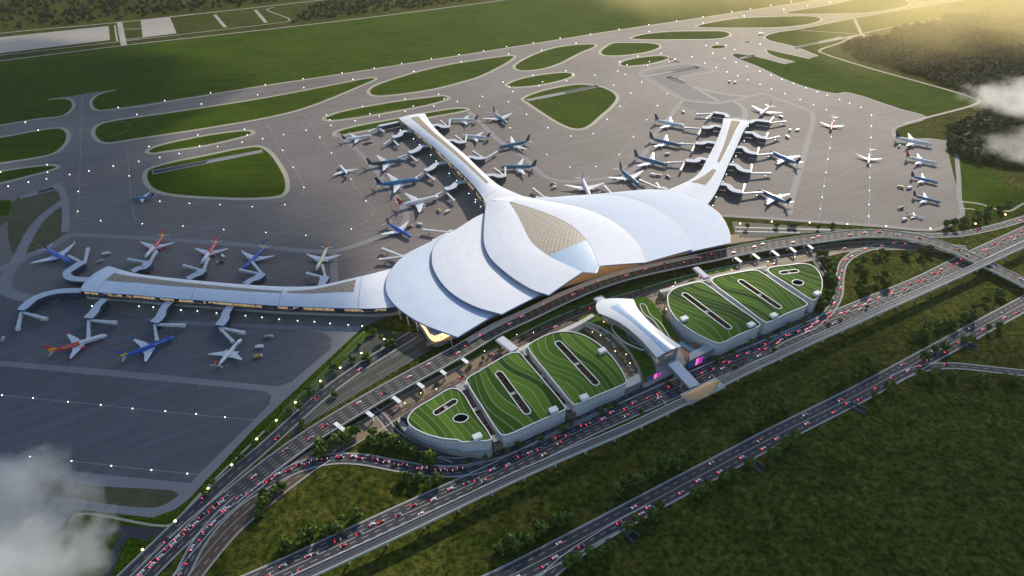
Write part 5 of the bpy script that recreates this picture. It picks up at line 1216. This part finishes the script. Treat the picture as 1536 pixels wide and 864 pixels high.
def lzone(x, y):
    if y > 560: return 'on the lower left apron, above the cloud' if y < 640 else 'at the edge of the lower left apron'
    t = -.153*x+188
    if abs(y-t) < 9 and x < 1350: return 'along the upper edge of the long taxiway'
    if y < t+22 and x < 1350: return 'along the lower edge of the long taxiway'
    if x < 460 and y > 290: return 'on the lane behind the left pier'
    if x < 460: return 'around the large oval lawn at the left'
    if x < 640 and y > 225: return 'on the curved lane left of the centre pier'
    if x < 760: return 'beside the thin lawns above the centre pier'
    if x < 1020 and y > 100: return 'around the triangular lawn'
    if x > 1290 and y > 160: return 'on the straight lane nearest the right column'
    if x > 1215 and y > 175: return 'on the straight lane right of the right pier'
    if x > 1040 and y > 95: return 'on the diagonal lanes above the right pier'
    return 'among the small far lawns'
pr = airfield_light((0, 0, -50), 'lamp_white', .85); first = [pr]
def place_lights(pts, proto, zonef, word, group, z=0.1, sc_=1.25):
    zs = {}
    for x, y in pts: zs.setdefault(zonef(x, y), []).append((x, y))
    f = True
    for zn, l in zs.items():
        l.sort()
        for k, (x, y) in enumerate(l):
            p = P(x, y, 3); s = sc_*max(.8, (p.length/1300))
            if f: o = proto; o.location = (p.x, p.y, z); o.scale = (s, s, s); f = False
            else: o = copy_tree(proto, (p.x, p.y, z), 0, s)
            o['label'] = f'{word}, {od(k)} from the left {zn}' if len(l) > 1 else f'{word} {zn}'; o['group'] = group; o['category'] = 'light'
place_lights(LP, pr, lzone, 'white airfield light', 'white airfield lights')
GL = [(200+x/3.84, 330+y/3.84) for x, y in ((32, 497), (115, 502), (274, 519), (369, 524), (479, 536), (646, 551), (741, 561), (840, 572), (946, 580), (1043, 586), (1133, 596), (1238, 604), (1318, 610))]+[(138, 459)]
GL += [(480+x/5.4, 150+y/5.4) for x, y in ((651, 246), (757, 317), (807, 365), (897, 446), (941, 496), (1047, 595), (1107, 652), (1205, 757), (1259, 807))]+[(713, 303), (721, 310)]
GL += [(1040+x/4.8, 140+y/4.8) for x, y in ((366, 345), (306, 454), (284, 494), (238, 585), (212, 636), (165, 746), (140, 807))]
def gz(x, y): return 'at the foot of the left pier' if y > 430 else 'at the foot of the centre pier' if x < 800 else 'at the foot of the right pier'
pr2 = airfield_light((0, 0, -50), 'lamp_cool', .95); place_lights(GL, pr2, gz, 'pale green light', 'pale green lights along the piers')
# street lamps
def street_lamp():
    t = thing('street_lamp', '', 'street lamp', (0, 0, 0))
    mm = MB(); mm.tube((0, 0, 0), (0, 0, 9), .18, .10, n=6); mm.beam((0, 0, 9), (1.6, 0, 9.3), .14, .14); mm.build('post', 'steel', t, world=False)
    mm = MB(); mm.ball((1.7, 0, 9.2), .95, 8, 5, sz=.6); mm.build('lamp_head', 'lamp_yellow', t, world=False); return t
SLP = [(385, 665), (347.7, 704), (312.5, 739), (263.5, 788), (215, 831), (414, 637), (442.5, 610), (480, 578), (509.5, 558), (541, 536), (575, 515), (1107, 341), (1154.5, 338), (1211, 339.5), (1267, 341.7), (1325, 345), (1391, 349), (1458, 342), (1502.5, 328.7)]
def sz_(x, y): return 'on the road beside the car park' if x < 700 else 'along the road under the right-hand apron'
prs = street_lamp(); place_lights([(x, y) for x, y in SLP], prs, sz_, 'glowing yellow street lamp', 'yellow street lamps', 0.3, 1.35)
for o in COL.objects:
    if o.get('category') == 'light' and o.name.startswith('street_lamp'): o['category'] = 'street lamp'
GR = [(x, y) for x, y in ((888, 504), (900, 509), (922, 533), (938, 538), (944, 551), (905, 489), (998, 470), (745, 519), (775, 508), (800, 505), (632, 596), (655, 590), (608, 611), (1012, 430), (1096, 411), (1190, 391), (700, 548), (727, 533), (1150, 398))]
prg = airfield_light((0, 0, -50), 'lamp_yellow', .55); place_lights(GR, prg, lambda x, y: 'among the terraces of the green roofed blocks', 'small garden lamp', 'garden lamps round the planted roofs', 8.0, 1.0)
# ================================================================== TREES
def crown_mesh(seed, nl=150, size=1.25, lobes=6, hgt=1.0):
    rr = random.Random(seed); mm = MB(); L = []
    for k in range(lobes):
        a = rr.uniform(0, 6.28); d = rr.uniform(.8, 2.8); L.append((d*math.cos(a), d*math.sin(a), rr.uniform(3.2, 6.6)*hgt, rr.uniform(1.5, 2.6)))
    L.append((0, 0, 6.2*hgt, 2.5))
    for x, y, z, r in L:
        for k in range(nl//len(L)):
            v = Vector((rr.gauss(0, 1), rr.gauss(0, 1), rr.gauss(0, 1))).normalized(); c = Vector((x, y, z))+v*(r*rr.uniform(.6, 1.05))
            u = (v+Vector((rr.gauss(0, .5), rr.gauss(0, .5), rr.gauss(0, .5)))).normalized(); t = u.orthogonal().normalized(); b = u.cross(t); s = size*rr.uniform(.5, 1.0)
            mm.face([c-t*s-b*s*.6, c+t*s*.7-b*s, c+t*s+b*s*.7, c-t*s*.5+b*s])
        mm.ball((x, y, z), r*.62, 6, 4)
    return mm
def trunk_mesh():
    mm = MB(); mm.tube((0, 0, 0), (0, 0, 3.4), .34, .2, n=6, caps=False)
    for a in (0, 2.1, 4.2): mm.tube((0, 0, 2.6), (1.5*math.cos(a), 1.5*math.sin(a), 5), .16, .07, n=5, caps=False)
    return mm
TP = []
for k in range(6):
    t = thing('tree', '', 'tree', (0, 0, -200)); trunk_mesh().build('trunk', 'bark', t, world=False); crown_mesh(40+k, 170, 1.15, 5+k % 3, .95+.08*(k % 3)).build('crown', 'leaves', t, world=False); TP.append(t)
usedT = set()
TREES = []
def clump(name, pts, n, spread, s=(.8, 1.25)):
    n = max(3, round(n*.72)); rr = random.Random(hash(name) % 1000 if False else sum(map(ord, name)))
    for k in range(n):
        t = (k+rr.uniform(0, 1))/n*(len(pts)-1); i = min(int(t), len(pts)-2) if len(pts) > 1 else 0; f = t-i
        if len(pts) > 1: x = pts[i][0]+(pts[i+1][0]-pts[i][0])*f; y = pts[i][1]+(pts[i+1][1]-pts[i][1])*f
        else: x, y = pts[0]
        TREES.append((name, x+rr.uniform(-spread, spread), y+rr.uniform(-spread, spread)*.6, rr.uniform(*s)))
clump('in the thicket left of the left green roofs', [(470, 686), (500, 668), (540, 655), (590, 668), (640, 690), (655, 694)], 30, 8, (.9, 1.4))
clump('between the curved ramp and the highway, near the roofs', [(605, 718), (635, 726), (668, 722)], 11, 6)
clump('in the grass patch beside the curved ramp', [(384, 775), (405, 752), (430, 735)], 8, 6)
clump('along the highway at the bottom left', [(420, 828), (455, 815), (480, 800), (510, 790), (545, 772)], 16, 7)
clump('left of the lower highway near the bottom edge', [(745, 825), (780, 818), (805, 805), (830, 785), (858, 776)], 18, 7, (.9, 1.35))
clump('left of the lower highway in the middle', [(925, 740), (960, 722), (985, 705), (1015, 695), (1035, 682)], 20, 7, (.9, 1.35))
clump('right of the lower highway near the ramp', [(850, 850), (880, 835), (905, 828), (948, 790), (975, 778), (1000, 765)], 16, 5)
clump('right of the lower highway by the dark culvert', [(1030, 744), (1060, 735), (1095, 718), (1150, 688), (1180, 672), (1200, 655)], 20, 5)
clump('left of the lower highway at mid right', [(1105, 650), (1140, 632), (1160, 618), (1180, 612)], 13, 6)
clump('in the field right of the railway', [(1240, 585), (1265, 572), (1300, 555), (1315, 550)], 14, 7)
clump('between railway and lower highway at the right', [(1370, 515), (1395, 500), (1420, 490), (1450, 482), (1475, 455), (1500, 440)], 20, 8)
clump('below the spur road at the right edge', [(1365, 571), (1400, 568), (1440, 572), (1490, 572), (1530, 575)], 16, 5)
clump('right of the lower highway by the culverts', [(1300, 600), (1330, 587), (1400, 530), (1430, 520), (1470, 505), (1500, 490)], 14, 5)
clump('in the grove right of the right green roofs', [(1228, 385), (1240, 400), (1248, 420), (1240, 445), (1225, 465)], 26, 8, (.9, 1.35))
clump('inside the looping ramp', [(1285, 400), (1310, 392), (1345, 380), (1380, 388), (1395, 378)], 14, 8)
clump('at the foot of the looping ramp', [(1275, 425), (1300, 440), (1330, 430), (1290, 410), (1340, 415)], 12, 8)
clump('under the corner of the right-hand apron', [(1410, 345), (1440, 338), (1470, 330), (1490, 318), (1515, 310)], 20, 7)
clump('along the road under the right-hand apron', [(1110, 344), (1160, 338), (1185, 342), (1225, 342), (1280, 338)], 9, 4, (.7, 1.0))
clump('in the car park left of the terminal', [(550, 492), (565, 505), (580, 520), (540, 545), (515, 550), (480, 585), (455, 612), (455, 650), (520, 580), (600, 500), (570, 540)], 22, 6, (.7, 1.05))
clump('on the median before the green roofed blocks', [(700, 696), (740, 688), (780, 672), (820, 655), (860, 638), (900, 622), (930, 608), (1060, 548), (1090, 536), (1120, 522), (1150, 508), (1180, 495), (1210, 483)], 26, 3, (.55, .8))
clump('along the highway median beside the railway', [(620, 785), (680, 755), (730, 730), (790, 702), (1090, 560), (1120, 545), (1230, 495), (1260, 482), (1300, 462)], 16, 2, (.45, .65))
clump('on the verge beside the lower left apron', [(300, 752), (345, 705), (400, 650), (470, 585), (540, 515)], 14, 3, (.5, .9))
clump('before the terminal beside the arrivals road', [(700, 556), (760, 520), (830, 484), (880, 462), (1010, 416), (1090, 402)], 22, 3, (.4, .65))
clump('on the kerbside slope above the parking blocks', [(620, 592), (660, 575), (720, 545), (735, 535)], 6, 4, (.4, .6))
byc = {}
for t in TREES: byc.setdefault(t[0], []).append(t)
ti = 0
for nm, l in byc.items():
    l.sort(key=lambda t: t[1])
    for k, (_, x, y, s) in enumerate(l):
        p = P(x, y); pr_ = TP[ti % 6]; rz = random.uniform(0, 6.28); s *= 1.38
        if ti < 6: o = pr_; o.location = (p.x, p.y, 0); o.rotation_euler = (0, 0, rz); o.scale = (s, s, s)
        else: o = copy_tree(pr_, (p.x, p.y, 0), rz, s)
        ti += 1; o['category'] = 'tree'; o['group'] = 'trees '+nm; o['label'] = f'green tree, {od(k)} from the left {nm}'
print('TREES', ti)
# palms in the courtyards
t = thing('palm_tree', '', 'palm tree', (0, 0, 0)); mm = MB(); mm.tube((0, 0, 0), (.3, 0, 6), .28, .18, n=6); mm.build('trunk', 'bark', t, world=False)
mm = MB()
for k in range(12):
    a = k*.5236+.1; d = Vector((math.cos(a), math.sin(a), 0)); n_ = Vector((-d.y, d.x, 0)); pts = [Vector((.3, 0, 6))+d*(r_*3.0)+Vector((0, 0, .9*math.sin(r_*2.6)-1.4*r_*r_)) for r_ in (0, .35, .7, 1)]
    for i in range(3): w0, w1 = (.25, .6, .5, .05)[i], (.25, .6, .5, .05)[i+1]; mm.face([pts[i]-n_*w0, pts[i+1]-n_*w1, pts[i+1]+n_*w1, pts[i]+n_*w0])
mm.build('crown', 'palm_leaves', t, world=False)
rr = random.Random(3); PM = []
for (ax, ay, bx, by, n, wh) in ((893, 496, 955, 556, 24, 'in the left courtyard beside the central hall'), (990, 452, 1000, 470, 7, 'in the upper right courtyard beside the central hall'), (1008, 480, 1055, 514, 16, 'in the right courtyard beside the central hall')):
    for k in range(n): f = rr.random(); PM.append((wh, ax+(bx-ax)*f+rr.uniform(-7, 7), ay+(by-ay)*f+rr.uniform(-5, 5)))
PM.sort(); last = None; k = 0
for i, (wh, x, y) in enumerate(PM):
    k = 0 if wh != last else k+1; last = wh; p = P(x, y); s = rr.uniform(.7, 1.1)
    if i == 0: o = t; o.location = (p.x, p.y, .5); o.scale = (s, s, s)
    else: o = copy_tree(t, (p.x, p.y, .5), rr.uniform(0, 6), s)
    o['label'] = f'palm tree, {od(k)} from the left {wh}'; o['category'] = 'palm tree'; o['group'] = 'palms '+wh
# forests: dense woods at the upper right and the top left
def pip(x, y, poly):
    c = False; j = len(poly)-1
    for i in range(len(poly)):
        if (poly[i][1] > y) != (poly[j][1] > y) and x < (poly[j][0]-poly[i][0])*(y-poly[i][1])/(poly[j][1]-poly[i][1])+poly[i][0]: c = not c
        j = i
    return c
def forest(poly, n, label, name, s0, s1, seed, nl=26, dens=None):
    rr = random.Random(seed); wp = [(p.x, p.y) for p in PP(poly)]; xs = [p[0] for p in wp]; ys = [p[1] for p in wp]; mm = MB(); k = 0
    while k < n:
        x, y = rr.uniform(min(xs), max(xs)), rr.uniform(min(ys), max(ys))
        if not pip(x, y, wp): continue
        k += 1; s = rr.uniform(s0, s1)*(.75+.5*noise.noise(Vector((x*.01, y*.01, seed)))+.25); z = s*rr.uniform(.8, 1.2)
        mm.ball((x, y, z*.55), s*.72, 6, 4, sz=1.0)
        for j in range(nl):
            v = Vector((rr.gauss(0, 1), rr.gauss(0, 1), abs(rr.gauss(0, 1))+.1)).normalized(); c = Vector((x, y, z*.6))+v*(s*rr.uniform(.65, 1.0)); u = (v+Vector((rr.gauss(0, .5), rr.gauss(0, .5), rr.gauss(0, .5)))).normalized(); t_ = u.orthogonal().normalized(); b = u.cross(t_); q = s*.26*rr.uniform(.6, 1.2)
            mm.face([c-t_*q-b*q*.6, c+t_*q*.7-b*q, c+t_*q+b*q*.7, c-t_*q*.5+b*q])
    o = mm.build(name, 'leaves_forest'); tag(o, label, 'forest', kind='stuff'); return o
forest([(1258, 72), (1275, 63), (1300, 66), (1335, 55), (1345, 45), (1440, 25), (1536, 6), (1640, -10), (1750, 90), (1700, 170), (1536, 160), (1470, 147), (1400, 122), (1330, 98), (1290, 88)], 5200, 'dense dark wood at the upper right, glowing golden at its edge', 'forest', 7, 12, 3, 20)
forest([(1425, 195), (1460, 180), (1500, 150), (1600, 150), (1650, 240), (1560, 262), (1480, 245), (1440, 240), (1422, 225)], 800, 'dark wood behind the cloud at the right edge', 'forest', 7, 11, 4, 30)
forest([(-250, 60), (0, 45), (180, 28), (400, 4), (480, -6), (300, -60), (-200, -30)], 1500, 'hazy dark wood in the upper left corner', 'forest', 6, 11, 5, 14)
forest([(490, 2), (600, -12), (760, -8), (660, 8), (560, 20), (440, 34), (450, 20)], 420, 'low scrub along the upper perimeter road', 'scrub', 4, 8, 6, 14)
# culverts
def culvert(x, y, rz, lab, kind=0):
    p = P(x, y); t = thing('culvert', lab, 'culvert', (p.x, p.y, 0), 'culverts beside the lower highway', rz)
    mm = MB(); mm.add([(-9, -3, .2), (9, -5, .2), (9, 5, .2), (-9, 3, .2)], [(0, 1, 2, 3)]); mm.build('channel', 'culvert_dark', t, world=False)
    for s in (-1, 1): mm = MB(); mm.beam((-9, s*3, 1.2), (9, s*5, .6), .9, 2.4, h2=1); mm.build('wing_wall', 'culvert_blue', t, world=False)
    mm = MB(); mm.beam((-9, -3, 1.6), (-9, 3, 1.6), 1.2, 3.2); mm.build('headwall', 'culvert_blue', t, world=False)
culvert(1454, 519, -.6, 'blue-grey culvert beside the lower highway, nearest the right edge'); culvert(1286, 612, -.6, 'blue-grey culvert beside the lower highway, second from the right'); culvert(1132, 697, -.7, 'dark culvert beside the lower highway in the middle'); culvert(944, 800, -.8, 'dark culvert beside the lower highway, the leftmost')
# gantry sign across highway
def gantry(x, y):
    p = P(x, y); t = thing('sign_gantry', 'white overhead sign gantry across the highway below the left green roofs', 'sign gantry', (p.x, p.y, 0)); d = Vector((.55, -.83, 0))
    mm = MB(); mm.tube((p.x, p.y, 0), (p.x, p.y, 7.5), .35); e = p+d*13; mm.tube((e.x, e.y, 0), (e.x, e.y, 7.5), .35); mm.beam(p+Vector((0, 0, 7.3)), e+Vector((0, 0, 7.3)), .6, .8); mm.build('frame', 'white_paint', t)
    mm = MB(); c = p.lerp(e, .4)+Vector((0, 0, 7.3)); mm.beam(c-d*3.5, c+d*3.5, .3, 2.8); mm.build('sign_board', 'car_dark', t)
gantry(985, 600)
# ================================================================== CLOUDS, HAZE, LIGHT
def vol_mat(name, col, dens, aniso=0.3, noisy=0, soft=2.2, center=(0, 0, 0), rad=(1, 1, 1), thr=.45):
    m = bpy.data.materials.new(name); m.use_nodes = True; t = m.node_tree; t.nodes.remove(t.nodes['Principled BSDF']); out = [n for n in t.nodes if n.type == 'OUTPUT_MATERIAL'][0]
    v = t.nodes.new('ShaderNodeVolumePrincipled'); v.inputs['Color'].default_value = (*col, 1); v.inputs['Density'].default_value = dens; v.inputs['Anisotropy'].default_value = aniso
    t.links.new(v.outputs[0], out.inputs['Volume']); MATS[name] = m
    if noisy:
        tc = t.nodes.new('ShaderNodeTexCoord')  # object coordinates: ellipsoid of unit radius after division
        mp = t.nodes.new('ShaderNodeMapping'); mp.inputs['Scale'].default_value = (1/rad[0], 1/rad[1], 1/rad[2]); t.links.new(tc.outputs['Object'], mp.inputs['Vector'])
        ln = t.nodes.new('ShaderNodeVectorMath'); ln.operation = 'LENGTH'; t.links.new(mp.outputs[0], ln.inputs[0])
        n = noise_n(t, tc.outputs['Object'], noisy, 5, .62)
        f = math_n(t, 'SUBTRACT', math_n(t, 'MULTIPLY_ADD', math_n(t, 'SUBTRACT', n, .5), 2.6, 1-thr+.35), math_n(t, 'MULTIPLY', ln.outputs['Value'], 1.0))
        f = math_n(t, 'MINIMUM', math_n(t, 'MAXIMUM', math_n(t, 'MULTIPLY', f, soft), 0), 1)
        t.links.new(math_n(t, 'MULTIPLY', f, dens), v.inputs['Density'])
    return m
def cloud(px, py, z, rad, dens, nz, label, rz=0, col=(.96, .97, .98), an=.6, soft=2.2):
    c = P(px, py, z); nm = 'cloud_vol_%d' % len(MATS); vol_mat(nm, col, dens, an, nz, rad=rad, soft=soft)
    mm = MB(); mm.ball((0, 0, 0), 1.25, 16, 10); mm.v = [(x*rad[0], y*rad[1], zz*rad[2]) for x, y, zz in mm.v]
    o = mm.build('cloud', nm, None, world=False); o.location = c; o.rotation_euler = (0, 0, rz); tag(o, label, 'cloud', kind='stuff'); return o
cloud(-55, 820, 100, (100, 80, 34), .12, .015, 'grey-white cloud drifting over the lower left corner')
cloud(1540, 150, 60, (125, 90, 30), .02, .014, 'thin pale cloud over the wood at the right')
cloud(1545, 222, 60, (80, 65, 24), .014, .018, 'small pale cloud at the right edge')
cloud(1400, 0, 40, (1500, 800, 95), .0036, .0012, 'thin added mist tinted like golden sun glow over the grass at the upper right corner', col=(1, .86, .46), soft=.8)  # mist added and tinted gold to give this corner its sun glow
SUN_AZ = R(24); SUN_EL = R(29)     # azimuth measured clockwise from the view direction
sd = Vector((math.sin(SUN_AZ)*math.cos(SUN_EL), math.cos(SUN_AZ)*math.cos(SUN_EL), math.sin(SUN_EL)))
sun = bpy.data.lights.new('sun', 'SUN'); sun.energy = 3.5; sun.angle = R(1.2); sun.color = (1, .87, .68); so = bpy.data.objects.new('sun', sun); COL.objects.link(so); so.rotation_euler = sd.to_track_quat('Z', 'Y').to_euler(); so.location = (0, 0, 900)
vol_mat('shade_cloud_volume', (.9, .92, .95), .0075, .3)
def unseen_shade_cloud(px, py, rx, ry, label, zc=950, seed=0):  # unseen cloud added towards the sun, only to darken the ground at the target
    g_ = P(px, py); k_ = zc/sd.z; c_ = g_+sd*k_; mm = MB(); mm.ball((0, 0, 0), 1.0, 20, 12); vs = []
    for x, y, z in mm.v:
        v_ = Vector((x, y, z)); q_ = 1+.45*noise.noise(v_*1.3+Vector((seed, 0, 0)))+.2*noise.noise(v_*3+Vector((seed, 5, 0))); vs.append((x*rx*q_, y*ry*q_, z*110*q_))
    mm.v = vs; o = mm.build('cloud', 'shade_cloud_volume', None, smooth=True, world=False); o.location = c_; tag(o, label, 'cloud', kind='stuff')
unseen_shade_cloud(-60, 560, 420, 620, 'unseen added cloud darkening the left edge of the airfield', seed=1)
unseen_shade_cloud(1330, 760, 420, 230, 'unseen added cloud darkening the field at the lower right', seed=3)
unseen_shade_cloud(-100, 160, 600, 500, 'unseen added cloud darkening the upper left corner', seed=4)
W = bpy.data.worlds.new('World'); SC.world = W; W.use_nodes = True; t = W.node_tree; sk = t.nodes.new('ShaderNodeTexSky'); sk.sky_type = 'NISHITA'; sk.sun_disc = False; sk.sun_elevation = SUN_EL; sk.sun_rotation = SUN_AZ; sk.dust_density = .4; sk.ozone_density = 1.6
t.links.new(sk.outputs[0], t.nodes['Background'].inputs[0]); t.nodes['Background'].inputs[1].default_value = .115
HAZE = True
if HAZE:
    vol_mat('haze_air', (1, .92, .76), .00002, .6); mm = MB(); mm.box((0, 5300, -1), 17600, 16200, 560, 0); mm.v = [(x, y-0, z) for x, y, z in mm.v]
    o = mm.build('haze', 'haze_air'); o['kind'] = 'stuff'
SC.view_settings.view_transform = 'Standard'; SC.view_settings.look = 'None'; SC.view_settings.gamma = 1; SC.view_settings.use_curve_mapping = False; SC.view_settings.exposure = 0.42
SC.render.engine = 'CYCLES'; cy = SC.cycles; cy.use_denoising = True; cy.max_bounces = 5; cy.diffuse_bounces = 3; cy.glossy_bounces = 2; cy.transmission_bounces = 2; cy.volume_bounces = 4; cy.volume_step_rate = 4; cy.volume_max_steps = 64; cy.use_adaptive_sampling = True; cy.sample_clamp_indirect = 6
for o in COL.objects:
    if '_w' in o.keys(): del o['_w']
print('OBJECTS', len(COL.objects))
